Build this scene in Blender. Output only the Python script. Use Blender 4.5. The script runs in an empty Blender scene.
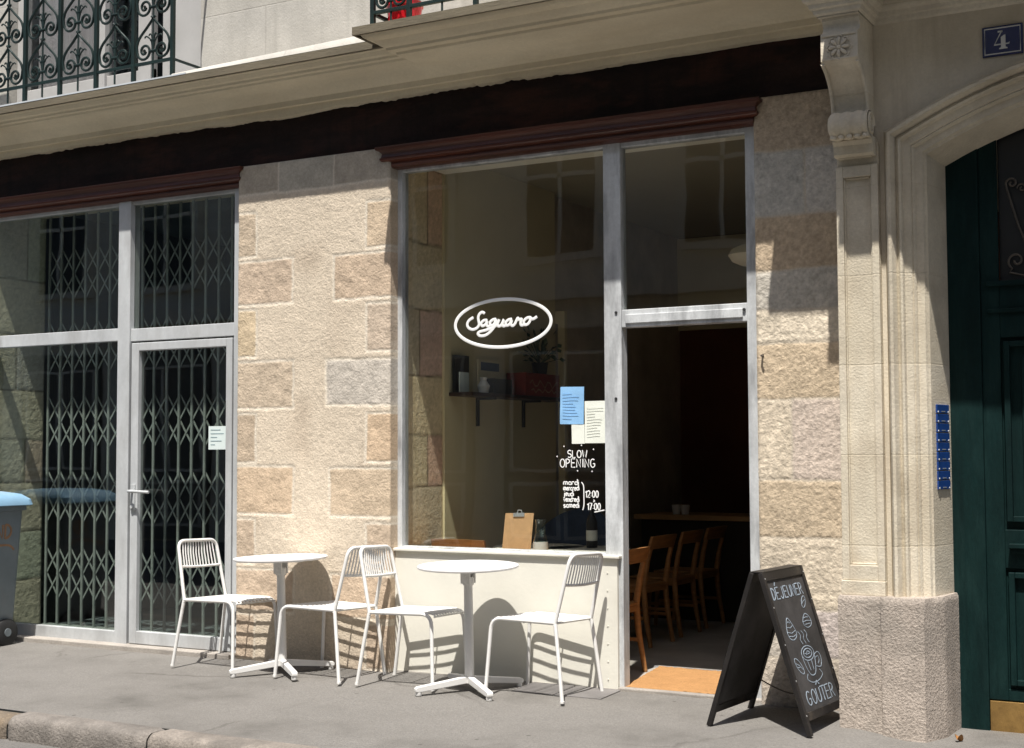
import bpy, math, random
from mathutils import Vector, Matrix, noise
random.seed(7)
PI = math.pi
R = math.radians
scene = bpy.context.scene
COL = scene.collection
nz = noise.noise

# ------------------------------------------------------------------ mesh helper
class MB:
    def __init__(s):
        s.v = []; s.f = []; s.c = []; s.hascol = False
    def add(s, vs, fs, col=None):
        n = len(s.v)
        s.v += [tuple(p) for p in vs]
        s.f += [tuple(i + n for i in f) for f in fs]
        if col is not None: s.hascol = True
        s.c += [col or (1, 1, 1)] * len(vs)
        return s
    def box(s, x0, x1, y0, y1, z0, z1, col=None):
        vs = [(x, y, z) for x in (x0, x1) for y in (y0, y1) for z in (z0, z1)]
        return s.add(vs, [(0,1,3,2),(4,6,7,5),(0,4,5,1),(2,3,7,6),(0,2,6,4),(1,5,7,3)], col)
    def obox(s, c, ax, ay, az, hx, hy, hz):
        c = Vector(c); vs = [c + ax*hx*i + ay*hy*j + az*hz*k for i in (-1,1) for j in (-1,1) for k in (-1,1)]
        return s.add(vs, [(0,1,3,2),(4,6,7,5),(0,4,5,1),(2,3,7,6),(0,2,6,4),(1,5,7,3)])
    def tube(s, pts, r, n=8, closed=False, flat=None, caps=True):
        # flat = (axis, factor): squash the section along axis
        pts = [Vector(p) for p in pts]; m = len(pts)
        rr = r if isinstance(r, (list, tuple)) else [r]*m
        up = None; rings = []
        for i, p in enumerate(pts):
            if closed: t = pts[(i+1) % m] - pts[i-1]
            else: t = pts[min(i+1, m-1)] - pts[max(i-1, 0)]
            if t.length < 1e-9: t = Vector((0,0,1))
            t.normalize()
            if up is None:
                up = Vector((0,0,1)) if abs(t.z) < .9 else Vector((1,0,0))
            u = up - t*up.dot(t)
            if u.length < 1e-6: u = t.orthogonal()
            u.normalize(); w = t.cross(u); up = u
            ring = []
            for k in range(n):
                a = 2*PI*k/n; d = (u*math.cos(a) + w*math.sin(a))*rr[i]
                if flat: d = d - flat[0]*d.dot(flat[0])*(1-flat[1])
                ring.append(p + d)
            rings.append(ring)
        vs = [q for ring in rings for q in ring]; fs = []
        for i in range(m if closed else m-1):
            j = (i+1) % m
            for k in range(n):
                l = (k+1) % n
                fs.append((i*n+k, i*n+l, j*n+l, j*n+k))
        if not closed and caps:
            fs.append(tuple(range(n-1, -1, -1))); fs.append(tuple((m-1)*n+k for k in range(n)))
        return s.add(vs, fs)
    def prism(s, poly, fn, a, b):
        n = len(poly)
        vs = [fn(p, q, a) for p, q in poly] + [fn(p, q, b) for p, q in poly]
        fs = [tuple(range(n-1, -1, -1)), tuple(range(n, 2*n))]
        for i in range(n):
            j = (i+1) % n; fs.append((i, j, n+j, n+i))
        return s.add(vs, fs)
    def lathe(s, prof, c=(0,0,0), n=32, rot=None, capb=True):
        vs = []; m = len(prof)
        for r, z in prof:
            for k in range(n):
                a = 2*PI*k/n; p = Vector((r*math.cos(a), r*math.sin(a), z))
                if rot: p = rot @ p
                vs.append(p + Vector(c))
        fs = []
        for i in range(m-1):
            for k in range(n):
                l = (k+1) % n; fs.append((i*n+k, i*n+l, (i+1)*n+l, (i+1)*n+k))
        if capb:
            fs.append(tuple(range(n-1, -1, -1))); fs.append(tuple((m-1)*n+k for k in range(n)))
        return s.add(vs, fs)
    def grid(s, nu, nv, fn, closeu=False):
        vs = []; cs = []
        hc = False
        for j in range(nv):
            for i in range(nu):
                q = fn(i, j)
                if isinstance(q, tuple) and len(q) == 2 and hasattr(q[0], '__len__'):
                    hc = True; vs.append(q[0]); cs.append(q[1])
                else: vs.append(q); cs.append((1,1,1))
        n0 = len(s.v); fs = []
        for j in range(nv-1):
            for i in range(nu if closeu else nu-1):
                k = (i+1) % nu
                fs.append((j*nu+i, j*nu+k, (j+1)*nu+k, (j+1)*nu+i))
        s.v += [tuple(p) for p in vs]; s.f += [tuple(i+n0 for i in f) for f in fs]; s.c += cs
        if hc: s.hascol = True
        return s
    def sweep(s, prof, path, normal_of, caps=True):
        # prof: (d, h); path: list of 2D points; normal_of maps (p2d, d offset vector, h) to 3D
        m = len(path); n = len(prof); vs = []
        P = [Vector(p) for p in path]
        for i in range(m):
            d0 = (P[i]-P[i-1]).normalized() if i > 0 else None
            d1 = (P[i+1]-P[i]).normalized() if i < m-1 else None
            n0 = Vector((d0.y, -d0.x)) if d0 else None; n1 = Vector((d1.y, -d1.x)) if d1 else None
            if n0 is None: nn = n1
            elif n1 is None: nn = n0
            else:
                nn = n0 + n1; nn = nn / max(nn.dot(n0), 1e-6)
            for d, h in prof:
                q = P[i] + nn*d; vs.append(normal_of(q.x, q.y, h))
        fs = []
        for i in range(m-1):
            for k in range(n-1):
                fs.append((i*n+k, i*n+k+1, (i+1)*n+k+1, (i+1)*n+k))
        if caps:
            fs.append(tuple(range(n))); fs.append(tuple((m-1)*n+k for k in range(n-1, -1, -1)))
        return s.add(vs, fs)
    def merge(s, o, M=None):
        return s.add([(M @ Vector(p)) if M else p for p in o.v], o.f)

EMP = {}
def setp(o, label=None, cat=None, group=None, kind=None):
    if label: o['label'] = label
    if cat: o['category'] = cat
    if group: o['group'] = group
    if kind: o['kind'] = kind
    return o
def build(name, mb, mat, parent=None, smooth=None, bev=0, seg=2, fixn=True):
    me = bpy.data.meshes.new(name)
    me.from_pydata(mb.v, [], mb.f); me.validate(); me.update()
    if fixn:
        import bmesh
        bm = bmesh.new(); bm.from_mesh(me); bmesh.ops.recalc_face_normals(bm, faces=bm.faces); bm.to_mesh(me); bm.free()
    if mb.hascol:
        at = me.color_attributes.new('Tint', 'FLOAT_COLOR', 'POINT')
        at.data.foreach_set('color', [x for c in mb.c for x in (c[0], c[1], c[2], 1.0)])
    me.materials.append(mat)
    o = bpy.data.objects.new(name, me); COL.objects.link(o)
    if smooth is not None:
        me.polygons.foreach_set('use_smooth', [True]*len(me.polygons))
        me.set_sharp_from_angle(angle=R(smooth))
    if bev:
        b = o.modifiers.new('bevel', 'BEVEL'); b.width = bev; b.segments = seg; b.limit_method = 'ANGLE'; b.angle_limit = R(40)
    if parent is not None:
        o.parent = parent
        if parent in EMP: o.matrix_parent_inverse = Matrix.Translation(-Vector(EMP[parent]))
    return o
def sub(name, mb, mat, parent, **k):       # sub-part: parent is a mesh at the origin
    return build(name, mb, mat, parent, **k)
def empty(name, loc, label, cat, group=None, world=True):
    o = bpy.data.objects.new(name, None); COL.objects.link(o); o.location = loc
    o.empty_display_size = .2
    setp(o, label, cat, group)
    if world: EMP[o] = loc
    return o
def copy_tree(o, parent=None):
    c = o.copy(); COL.objects.link(c)
    if parent is not None: c.parent = parent
    for ch in list(o.children): copy_tree(ch, c)
    return c

# ------------------------------------------------------------------ materials
def mat(name, base, rough=.8, var=.15, vscale=4, bump=0, bscale=60, metal=0, spec=.5, tint=False, dirt=None, dscale=1.5, dth=(.5,.7), brick=None, streak=False, coat=0, var2=None, rvar=0, speck=0, sscale=70, drip=None, crack=0, jm=(.72,.70,.66)):
    m = bpy.data.materials.new(name); m.use_nodes = True
    N = m.node_tree.nodes; L = m.node_tree.links
    P = N['Principled BSDF']
    P.inputs['Roughness'].default_value = rough; P.inputs['Metallic'].default_value = metal
    P.inputs['Specular IOR Level'].default_value = spec
    if coat: P.inputs['Coat Weight'].default_value = coat; P.inputs['Coat Roughness'].default_value = .15
    tc = N.new('ShaderNodeTexCoord')
    vec = tc.outputs['Object']
    if streak:
        mp = N.new('ShaderNodeMapping'); mp.inputs['Scale'].default_value = streak; L.new(vec, mp.inputs['Vector']); svec = mp.outputs['Vector']
    else: svec = vec
    def noise_(scale, v, detail=6, rgh=.6):
        n = N.new('ShaderNodeTexNoise'); n.inputs['Scale'].default_value = scale; n.inputs['Detail'].default_value = detail
        n.inputs['Roughness'].default_value = rgh; L.new(v, n.inputs['Vector']); return n
    def mix(a, b, f, mode='MIX'):
        x = N.new('ShaderNodeMix'); x.data_type = 'RGBA'; x.blend_type = mode
        if isinstance(f, (int, float)): x.inputs[0].default_value = f
        else: L.new(f, x.inputs[0])
        for s, q in ((6, a), (7, b)):
            if isinstance(q, tuple): x.inputs[s].default_value = (*q[:3], 1)
            else: L.new(q, x.inputs[s])
        return x.outputs[2]
    def ramp(src, lo, hi):
        r = N.new('ShaderNodeMapRange'); r.inputs[1].default_value = lo; r.inputs[2].default_value = hi; L.new(src, r.inputs[0]); return r.outputs[0]
    lo = tuple(max(0, c*(1-var)) for c in base); hi = tuple(min(1, c*(1+var)) for c in base)
    if var2: hi = var2
    n1 = noise_(vscale, svec)
    c = mix(lo, hi, ramp(n1.outputs['Fac'], .3, .7))
    if tint:
        a = N.new('ShaderNodeAttribute'); a.attribute_name = 'Tint'
        c = mix(c, a.outputs['Color'], 1.0, 'MULTIPLY')
    bheight = None
    if speck:
        ns = noise_(sscale, vec, 3, .75); sp_ = N.new('ShaderNodeMapRange'); sp_.inputs[1].default_value = .25; sp_.inputs[2].default_value = .75
        sp_.inputs[3].default_value = 1-speck; sp_.inputs[4].default_value = 1+speck; L.new(ns.outputs['Fac'], sp_.inputs[0])
        cbs = N.new('ShaderNodeCombineXYZ'); [L.new(sp_.outputs[0], cbs.inputs[k]) for k in range(3)]
        c = mix(c, cbs.outputs[0], 1.0, 'MULTIPLY')
    if brick:
        bt = N.new('ShaderNodeTexBrick'); sw = N.new('ShaderNodeSeparateXYZ'); cb = N.new('ShaderNodeCombineXYZ')
        L.new(vec, sw.inputs[0]); L.new(sw.outputs[0], cb.inputs[0]); L.new(sw.outputs[2], cb.inputs[1]); L.new(cb.outputs[0], bt.inputs['Vector'])
        bt.inputs['Scale'].default_value = 1; bt.inputs['Brick Width'].default_value = brick[0]; bt.inputs['Row Height'].default_value = brick[1]
        bt.inputs['Mortar Size'].default_value = brick[2]; bt.inputs['Mortar Smooth'].default_value = .3
        bt.inputs['Color1'].default_value = (1,1,1,1); bt.inputs['Color2'].default_value = (.9,.89,.86,1); bt.inputs['Mortar'].default_value = (*jm,1)
        c = mix(c, bt.outputs['Color'], 1.0, 'MULTIPLY')
        inv = N.new('ShaderNodeMath'); inv.operation = 'SUBTRACT'; inv.inputs[0].default_value = 1; L.new(bt.outputs['Fac'], inv.inputs[1]); bheight = inv.outputs[0]
    if dirt:
        n2 = noise_(dscale, svec, 8, .65); c = mix(c, dirt, ramp(n2.outputs['Fac'], *dth))
    if drip:
        md = N.new('ShaderNodeMapping'); md.inputs['Scale'].default_value = (7,1,.7); L.new(vec, md.inputs['Vector'])
        n5 = noise_(1.6, md.outputs['Vector'], 6, .6); c = mix(c, drip, ramp(n5.outputs['Fac'], .52, .85))
    if crack:
        wn = noise_(2.2, vec, 4, .6); av = N.new('ShaderNodeMix'); av.data_type = 'VECTOR'; av.inputs[0].default_value = .22
        L.new(vec, av.inputs[4]); L.new(wn.outputs['Color'], av.inputs[5])
        vo_ = N.new('ShaderNodeTexVoronoi'); vo_.feature = 'DISTANCE_TO_EDGE'; vo_.inputs['Scale'].default_value = .75; L.new(av.outputs[1], vo_.inputs['Vector'])
        cr_ = N.new('ShaderNodeMapRange'); cr_.inputs[1].default_value = .0; cr_.inputs[2].default_value = .012; cr_.inputs[3].default_value = crack; cr_.inputs[4].default_value = 0
        L.new(vo_.outputs['Distance'], cr_.inputs[0]); pn_ = noise_(.9, vec, 2); pm_ = N.new('ShaderNodeMath'); pm_.operation = 'MULTIPLY'; L.new(cr_.outputs[0], pm_.inputs[0]); L.new(ramp(pn_.outputs['Fac'], .5, .6), pm_.inputs[1])
        c = mix(c, (.07,.063,.055), pm_.outputs[0])
        v2 = N.new('ShaderNodeTexVoronoi'); v2.inputs['Scale'].default_value = 5.5; L.new(vec, v2.inputs['Vector'])
        g2 = N.new('ShaderNodeMapRange'); g2.inputs[1].default_value = .055; g2.inputs[2].default_value = .085; g2.inputs[3].default_value = .75; g2.inputs[4].default_value = 0; L.new(v2.outputs['Distance'], g2.inputs[0])
        sx = N.new('ShaderNodeSeparateXYZ'); L.new(v2.outputs['Color'], sx.inputs[0]); gt = N.new('ShaderNodeMath'); gt.operation = 'GREATER_THAN'; gt.inputs[1].default_value = .62; L.new(sx.outputs[0], gt.inputs[0])
        gm = N.new('ShaderNodeMath'); gm.operation = 'MULTIPLY'; L.new(g2.outputs[0], gm.inputs[0]); L.new(gt.outputs[0], gm.inputs[1]); c = mix(c, (.085,.078,.07), gm.outputs[0])
        big = noise_(.55, vec, 3, .5); c = mix(c, (.245,.232,.212), ramp(big.outputs['Fac'], .52, .60), 'MIX') if False else c
    L.new(c, P.inputs['Base Color'])
    if rvar:
        n4 = noise_(vscale*2, vec); rr = N.new('ShaderNodeMapRange'); rr.inputs[3].default_value = rough-rvar; rr.inputs[4].default_value = rough+rvar
        L.new(n4.outputs['Fac'], rr.inputs[0]); L.new(rr.outputs[0], P.inputs['Roughness'])
    if bump:
        n3 = noise_(bscale, svec, 4, .6)
        b = N.new('ShaderNodeBump'); b.inputs['Strength'].default_value = bump; b.inputs['Distance'].default_value = .01
        L.new(n3.outputs['Fac'], b.inputs['Height']); nor = b.outputs['Normal']
        if bheight:
            b2 = N.new('ShaderNodeBump'); b2.inputs['Strength'].default_value = .6; b2.inputs['Distance'].default_value = .008
            L.new(bheight, b2.inputs['Height']); L.new(nor, b2.inputs['Normal']); nor = b2.outputs['Normal']
        L.new(nor, P.inputs['Normal'])
    return m

def glass_mat(name, tint, refl=1.0):
    m = bpy.data.materials.new(name); m.use_nodes = True
    N = m.node_tree.nodes; L = m.node_tree.links; N.clear()
    out = N.new('ShaderNodeOutputMaterial'); mx = N.new('ShaderNodeMixShader'); t = N.new('ShaderNodeBsdfTransparent'); g = N.new('ShaderNodeBsdfGlossy')
    fr = N.new('ShaderNodeFresnel'); ge = N.new('ShaderNodeNewGeometry'); io = N.new('ShaderNodeMapRange')
    io.inputs[3].default_value = 1.5; io.inputs[4].default_value = 1/1.5; L.new(ge.outputs['Backfacing'], io.inputs[0]); L.new(io.outputs[0], fr.inputs['IOR'])
    mu = N.new('ShaderNodeMath'); mu.operation = 'MULTIPLY'; mu.inputs[1].default_value = refl; mu.use_clamp = True
    g.inputs['Roughness'].default_value = .0; t.inputs['Color'].default_value = (*tint, 1)
    tc = N.new('ShaderNodeTexCoord'); n = N.new('ShaderNodeTexNoise'); n.inputs['Scale'].default_value = 1.3; L.new(tc.outputs['Object'], n.inputs['Vector'])
    b = N.new('ShaderNodeBump'); b.inputs['Strength'].default_value = .015; b.inputs['Distance'].default_value = .1; L.new(n.outputs['Fac'], b.inputs['Height']); L.new(b.outputs['Normal'], g.inputs['Normal'])
    L.new(fr.outputs[0], mu.inputs[0]); L.new(mu.outputs[0], mx.inputs[0]); L.new(t.outputs[0], mx.inputs[1]); L.new(g.outputs[0], mx.inputs[2]); L.new(mx.outputs[0], out.inputs[0])
    return m

M = {}
M['stone_rough'] = mat('rough_stone', (.95,.95,.95), .95, .08, 9, .6, 80, tint=True, spec=.2, speck=.19, sscale=75)
M['stone_reveal'] = mat('reveal_stone', (1,1,1), .95, .06, 6, .4, 60, tint=True, spec=.2, speck=.06, sscale=60)
M['lime'] = mat('limestone', (.60,.535,.425), .9, .12, 3, .3, 90, dirt=(.38,.325,.24), dscale=1.6, dth=(.45,.8), spec=.25, speck=.07, sscale=60, drip=(.42,.36,.27))
M['lime_carved'] = mat('carved_limestone', (.62,.56,.45), .9, .12, 5, .4, 90, dirt=(.40,.34,.25), dscale=2.6, dth=(.46,.8), spec=.25, speck=.10, sscale=55, brick=(7.3,.47,.004), jm=(.90,.885,.85), drip=(.50,.43,.33))
M['cornice'] = mat('cornice_stone', (.70,.62,.46), .9, .12, 1.6, .3, 70, dirt=(.50,.42,.29), dscale=1.3, dth=(.45,.85), spec=.25, streak=(.5,1,1.5), speck=.06, sscale=50)
M['ashlar'] = mat('pale_ashlar', (.47,.45,.41), .9, .10, 2.5, .3, 70, brick=(1.15,.42,.005), jm=(.86,.85,.83), dirt=(.31,.295,.265), dscale=1.4, dth=(.42,.8), spec=.25, speck=.06, sscale=45, drip=(.33,.315,.28))
M['granite'] = mat('plinth_granite', (.40,.345,.295), .92, .16, 7, .8, 80, dirt=(.25,.225,.195), dscale=2.5, dth=(.5,.8), spec=.3, speck=.42, sscale=80)
M['beam'] = mat('old_dark_beam', (.015,.007,.005), .75, .7, 3, .5, 30, dirt=(.060,.020,.011), dscale=2.6, dth=(.52,.76), streak=(.6,1,2.0), spec=.25, speck=.3, sscale=40, drip=(.006,.004,.003))
M['mould'] = mat('red_brown_moulding', (.085,.024,.013), .33, .45, 3, .25, 40, dirt=(.035,.012,.008), dscale=2.5, dth=(.45,.75), streak=(.25,1,4), spec=.5)
M['alu_new'] = mat('aluminium_frame', (.46,.475,.48), .45, .14, 5, .05, 60, metal=.0, spec=.5, dirt=(.31,.31,.305), dscale=3.2, dth=(.45,.75), streak=(1,1,.4), speck=.05, sscale=40)
M['alu_old'] = mat('worn_metal_frame', (.52,.535,.54), .5, .28, 6, .25, 50, metal=.0, spec=.5, dirt=(.25,.255,.26), dscale=8, dth=(.48,.70), streak=(1,1,.22), speck=.10, sscale=40)
M['panel'] = mat('cream_panel', (.70,.68,.60), .6, .04, 3, .08, 40, dirt=(.58,.555,.48), dscale=1.8, dth=(.52,.9), spec=.4)
M['green'] = mat('dark_green_paint', (.0034,.0155,.0148), .6, .3, 3, .35, 30, dirt=(.010,.030,.028), dscale=7, dth=(.48,.78), streak=(1.5,1.5,.3), spec=.12, speck=.18, sscale=50, drip=(.0025,.009,.009))
M['rail'] = mat('green_wrought_iron', (.003,.014,.012), .55, .3, 8, .15, 80, spec=.4)
M['iron'] = mat('grille_iron', (.10,.085,.07), .5, .3, 8, .1, 80, metal=.6)
M['gate'] = mat('folding_gate_metal', (.33,.36,.345), .5, .4, 5, .1, 60, metal=.1, spec=.5, dirt=(.15,.145,.13), dscale=5, dth=(.48,.78))
M['brass'] = mat('worn_brass', (.42,.26,.09), .42, .25, 8, .15, 60, metal=.75, dirt=(.20,.12,.05), dscale=5, dth=(.45,.75))
M['white'] = mat('white_powder_coat', (.71,.70,.675), .42, .05, 9, .03, 120, spec=.45, dirt=(.47,.44,.39), dscale=9, dth=(.60,.82))
M['white_top'] = mat('white_table_laminate', (.74,.73,.72), .4, .04, 7, .02, 120, spec=.4, dirt=(.60,.57,.53), dscale=5, dth=(.58,.85))
M['dark'] = mat('dark_rubber', (.02,.02,.02), .7, .3, 8)
M['pave'] = mat('pavement_asphalt', (.198,.187,.172), .95, .16, 1.1, .7, 120, dirt=(.118,.111,.101), dscale=1.1, dth=(.42,.70), spec=.25, speck=.30, sscale=80, crack=.5)
M['road'] = mat('road_asphalt', (.14,.132,.122), .9, .3, 60, .6, 160, dirt=(.09,.086,.08), dscale=.7)
M['kerb'] = mat('kerb_granite', (.205,.19,.17), .9, .18, 9, .9, 60, dirt=(.11,.10,.09), dscale=3, dth=(.42,.7), tint=True, spec=.3, speck=.30, sscale=70)
M['slab'] = mat('thresh_stone', (.33,.30,.265), .9, .15, 6, .4, 90, dirt=(.2,.18,.16), dscale=3, speck=.2, sscale=60)
M['slate'] = mat('slate_plate', (.16,.15,.145), .65, .2, 8, .3, 120, dirt=(.10,.095,.09), dscale=4)
M['mat'] = mat('coir_mat', (.48,.26,.11), 1, .10, 12, 1.0, 200, spec=.1, speck=.12, sscale=110)
M['board'] = mat('black_board_frame', (.015,.013,.012), .5, .4, 6, .1, 60, spec=.4, dirt=(.075,.06,.045), dscale=9, dth=(.56,.74))
M['slatebd'] = mat('chalk_dusted_blackboard', (.040,.038,.037), .65, .25, 6, .05, 60, spec=.3, dirt=(.085,.08,.08), dscale=4, dth=(.42,.8))
M['chalk'] = mat('chalk_marker', (.27,.32,.375), .9, .35, 40)
M['vinyl'] = mat('white_vinyl', (.82,.82,.80), .5, .02, 6)
M['paper'] = mat('white_paper', (.74,.76,.68), .8, .03, 8, .1, 20)
M['bluepaper'] = mat('blue_paper', (.24,.46,.72), .8, .06, 8, .1, 20)
M['notice'] = mat('pale_notice', (.62,.70,.68), .6, .04, 8)
M['ink'] = mat('notice_ink', (.22,.30,.32), .8, .1, 8)
M['navy'] = mat('enamel_navy', (.008,.012,.075), .25, .2, 5, spec=.5, coat=.5)
M['bluep'] = mat('enamel_blue_plate', (.010,.045,.20), .28, .15, 20, spec=.5, coat=.4)
M['enamelw'] = mat('enamel_white', (.62,.62,.60), .35, .05, 8)
M['screw'] = mat('screw_steel', (.65,.67,.68), .35, .1, 20, metal=.7)
M['binbody'] = mat('grey_bin_plastic', (.17,.20,.215), .5, .12, 4, .05, 60, spec=.4, dirt=(.22,.225,.225), dscale=3, dth=(.5,.8))
M['binlid'] = mat('blue_bin_lid', (.19,.33,.46), .55, .12, 4, .05, 60, spec=.3, dirt=(.27,.36,.44), dscale=3, dth=(.5,.8))
M['orange'] = mat('orange_print', (.30,.17,.09), .7, .2, 10)
M['red'] = mat('red_glazed_pot', (.55,.012,.02), .22, .12, 6, spec=.6)
M['lamp'] = mat('opal_lamp_shade', (.75,.68,.54), .4, .03, 5)
M['wood'] = mat('chair_beech', (.30,.145,.050), .5, .25, 3, .1, 30, streak=(2,2,14), spec=.4)
M['woodpale'] = mat('pale_ply', (.46,.27,.12), .55, .15, 3, .1, 30, streak=(2,14,2))
M['cork'] = mat('clipboard_hardboard', (.50,.30,.15), .65, .12, 25, .1, 60)
M['walnut'] = mat('dark_shelf_wood', (.045,.022,.012), .55, .3, 4, .1, 30)
M['wallin'] = mat('olive_plaster', (.68,.60,.38), .9, .08, 1.5, .1, 30)
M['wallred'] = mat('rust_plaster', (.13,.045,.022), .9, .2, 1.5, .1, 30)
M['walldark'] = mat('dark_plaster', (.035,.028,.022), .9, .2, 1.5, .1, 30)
M['ceil'] = mat('cream_ceiling', (.40,.36,.26), .9, .05, 1.5)
M['soffit'] = mat('white_soffit', (.90,.88,.78), .9, .03, 1.5)
M['floorin'] = mat('polished_concrete', (.42,.395,.355), .4, .25, 2.5, .05, 30, spec=.5)
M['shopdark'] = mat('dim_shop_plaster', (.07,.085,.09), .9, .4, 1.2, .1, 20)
M['navyfab'] = mat('navy_fabric', (.045,.07,.12), .95, .25, 8, .3, 120)
M['blackp'] = mat('black_lacquer', (.012,.012,.012), .35, .2, 8)
M['redcrate'] = mat('red_crate_paint', (.20,.022,.012), .55, .2, 8)
M['leaf'] = mat('leaf_green', (.030,.060,.018), .6, .4, 20)
M['pot'] = mat('dark_pot', (.03,.028,.025), .6, .3, 10)
M['curtain'] = mat('grey_curtain', (.33,.31,.31), .95, .10, 3)
M['winwhite'] = mat('white_window_paint', (.40,.39,.375), .55, .08, 4)
M['opp'] = mat('opposite_render', (.76,.70,.585), .9, .1, 1.2, .2, 40, dirt=(.58,.52,.43), dscale=.6)
M['oppdoor'] = mat('opposite_woodwork', (.16,.145,.12), .6, .1, 2)
M['lip'] = mat('weathered_lip', (.125,.105,.07), .9, .3, 3, .3, 50, streak=(.4,1,2))
M['zinc'] = mat('zinc_flashing', (.50,.53,.55), .5, .1, 4, .05, 40, metal=.0)
M['glassw'] = glass_mat('clear_window_glass', (.95,.96,.94), 1.1)
M['glassg'] = glass_mat('greenish_shop_glass', (.90,.93,.905), 1.5)
M['glassj'] = glass_mat('clear_jar_glass', (.90,.95,.94), 1.5)
M['glassd'] = glass_mat('upper_window_glass', (.93,.94,.94), 1.3)

# ------------------------------------------------------------------ letters drawn as strokes
def arc(cx, cy, rx, ry, a0, a1, n=9):
    return [(cx + rx*math.cos(R(a0+(a1-a0)*i/(n-1))), cy + ry*math.sin(R(a0+(a1-a0)*i/(n-1)))) for i in range(n)]
F = {
 'A': [[(0,0),(.28,1),(.56,0)],[(.1,.36),(.46,.36)]],
 'D': [[(0,0),(0,1)]+arc(.05,.5,.45,.5,90,-90)+[(0,0)]],
 'E': [[(.5,1),(0,1),(0,0),(.5,0)],[(0,.52),(.42,.52)]],
 'J': [[(.45,1),(.45,.25)]+arc(.23,.25,.22,.25,0,-170)],
 'U': [[(0,1),(0,.28)]+arc(.26,.28,.26,.28,180,360)+[(.52,1)]],
 'N': [[(0,0),(0,1),(.5,0),(.5,1)]],
 'R': [[(0,0),(0,1)]+arc(.12,.74,.34,.26,90,-90)+[(0,.48)],[(.2,.48),(.5,0)]],
 'G': [arc(.3,.5,.3,.5,50,300)+[(.55,.2),(.55,.45),(.34,.45)]],
 'O': [arc(.3,.5,.3,.5,90,450,15)],
 'T': [[(0,1),(.56,1)],[(.28,1),(.28,0)]],
 'S': [arc(.27,.75,.25,.25,35,235)+arc(.27,.25,.27,.25,60,-145)],
 'L': [[(0,1),(0,0),(.45,0)]],
 'W': [[(0,1),(.17,0),(.34,.75),(.51,0),(.68,1)]],
 'P': [[(0,0),(0,1)]+arc(.12,.74,.34,.26,90,-90)+[(0,.48)]],
 'I': [[(.1,0),(.1,1)]],
 'm': [[(0,0),(0,.5)]+arc(.14,.36,.14,.16,170,0)+[(.28,0)],[(.28,.36)]+arc(.42,.36,.14,.16,170,0)+[(.56,0)]],
 'a': [arc(.2,.26,.2,.26,60,420,11),[(.4,.52),(.4,.05),(.47,0)]],
 'r': [[(0,0),(0,.52)],[(0,.34)]+arc(.18,.34,.16,.18,160,40)],
 'd': [arc(.2,.26,.2,.26,60,420,11),[(.4,1),(.4,0)]],
 'i': [[(.05,0),(.05,.52)],[(.05,.74),(.05,.8)]],
 'e': [[(.02,.28),(.4,.28)]+arc(.2,.27,.2,.27,0,310)],
 'c': [arc(.2,.26,.2,.26,50,310)],
 'j': [[(.2,.52),(.2,-.2)]+arc(.08,-.2,.12,.14,0,-150),[(.2,.74),(.2,.8)]],
 'u': [[(0,.52),(0,.2)]+arc(.18,.2,.18,.2,180,360)+[(.36,.52),(.36,0)]],
 'v': [[(0,.52),(.19,0),(.38,.52)]],
 'n': [[(0,0),(0,.52)],[(0,.32)]+arc(.18,.32,.18,.2,170,0)+[(.36,0)]],
 's': [arc(.17,.39,.15,.13,35,235)+arc(.17,.13,.17,.13,60,-145)],
 '1': [[(0,.75),(.22,1),(.22,0)]],
 '2': [arc(.25,.72,.25,.28,160,-30)+[(0,0),(.52,0)]],
 '7': [[(0,1),(.5,1),(.15,0)]],
 '0': [arc(.26,.5,.26,.5,90,450,13)],
 ':': [[(.08,.2),(.08,.26)],[(.08,.66),(.08,.72)]],
 '>': [[(0,.7),(.4,.42),(0,.15)]],
}
ADV = {'m': .75, 'W': .88, 'I': .36, 'i': .26, ':': .3, '1': .42, 'r': .42, ' ': .45, 'j': .4, 'N': .72, 'O': .78, 'G': .78}
def word(txt, x, y, h, wf=1.0, jit=0.0):
    out = []
    for ch in txt:
        dy = random.uniform(-jit, jit)*h
        for st in F.get(ch, []):
            out.append([(x + p*h*wf, y + dy + q*h) for p, q in st])
        x += ADV.get(ch, .5 if ch.islower() else .7)*h*wf
    return out
def strokes(mb, sts, to3d, normal, r, flat=.35, n=6):
    for st in sts:
        pts = [to3d(*p) for p in st]
        if len(pts) == 1: pts = [pts[0], pts[0] + Vector((0,0,r*.3))]
        mb.tube(pts, r, n, flat=(normal, flat))
    return mb
def smoothline(pts, sub=5):
    out = []; P = [Vector(p) for p in pts]
    for i in range(len(P)-1):
        p0 = P[max(i-1,0)]; p1 = P[i]; p2 = P[i+1]; p3 = P[min(i+2,len(P)-1)]
        for k in range(sub):
            t = k/sub
            out.append(tuple(.5*((2*p1)+(p2-p0)*t+(2*p0-5*p1+4*p2-p3)*t*t+(3*p1-p0-3*p2+p3)*t**3)))
    out.append(tuple(P[-1])); return out

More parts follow.
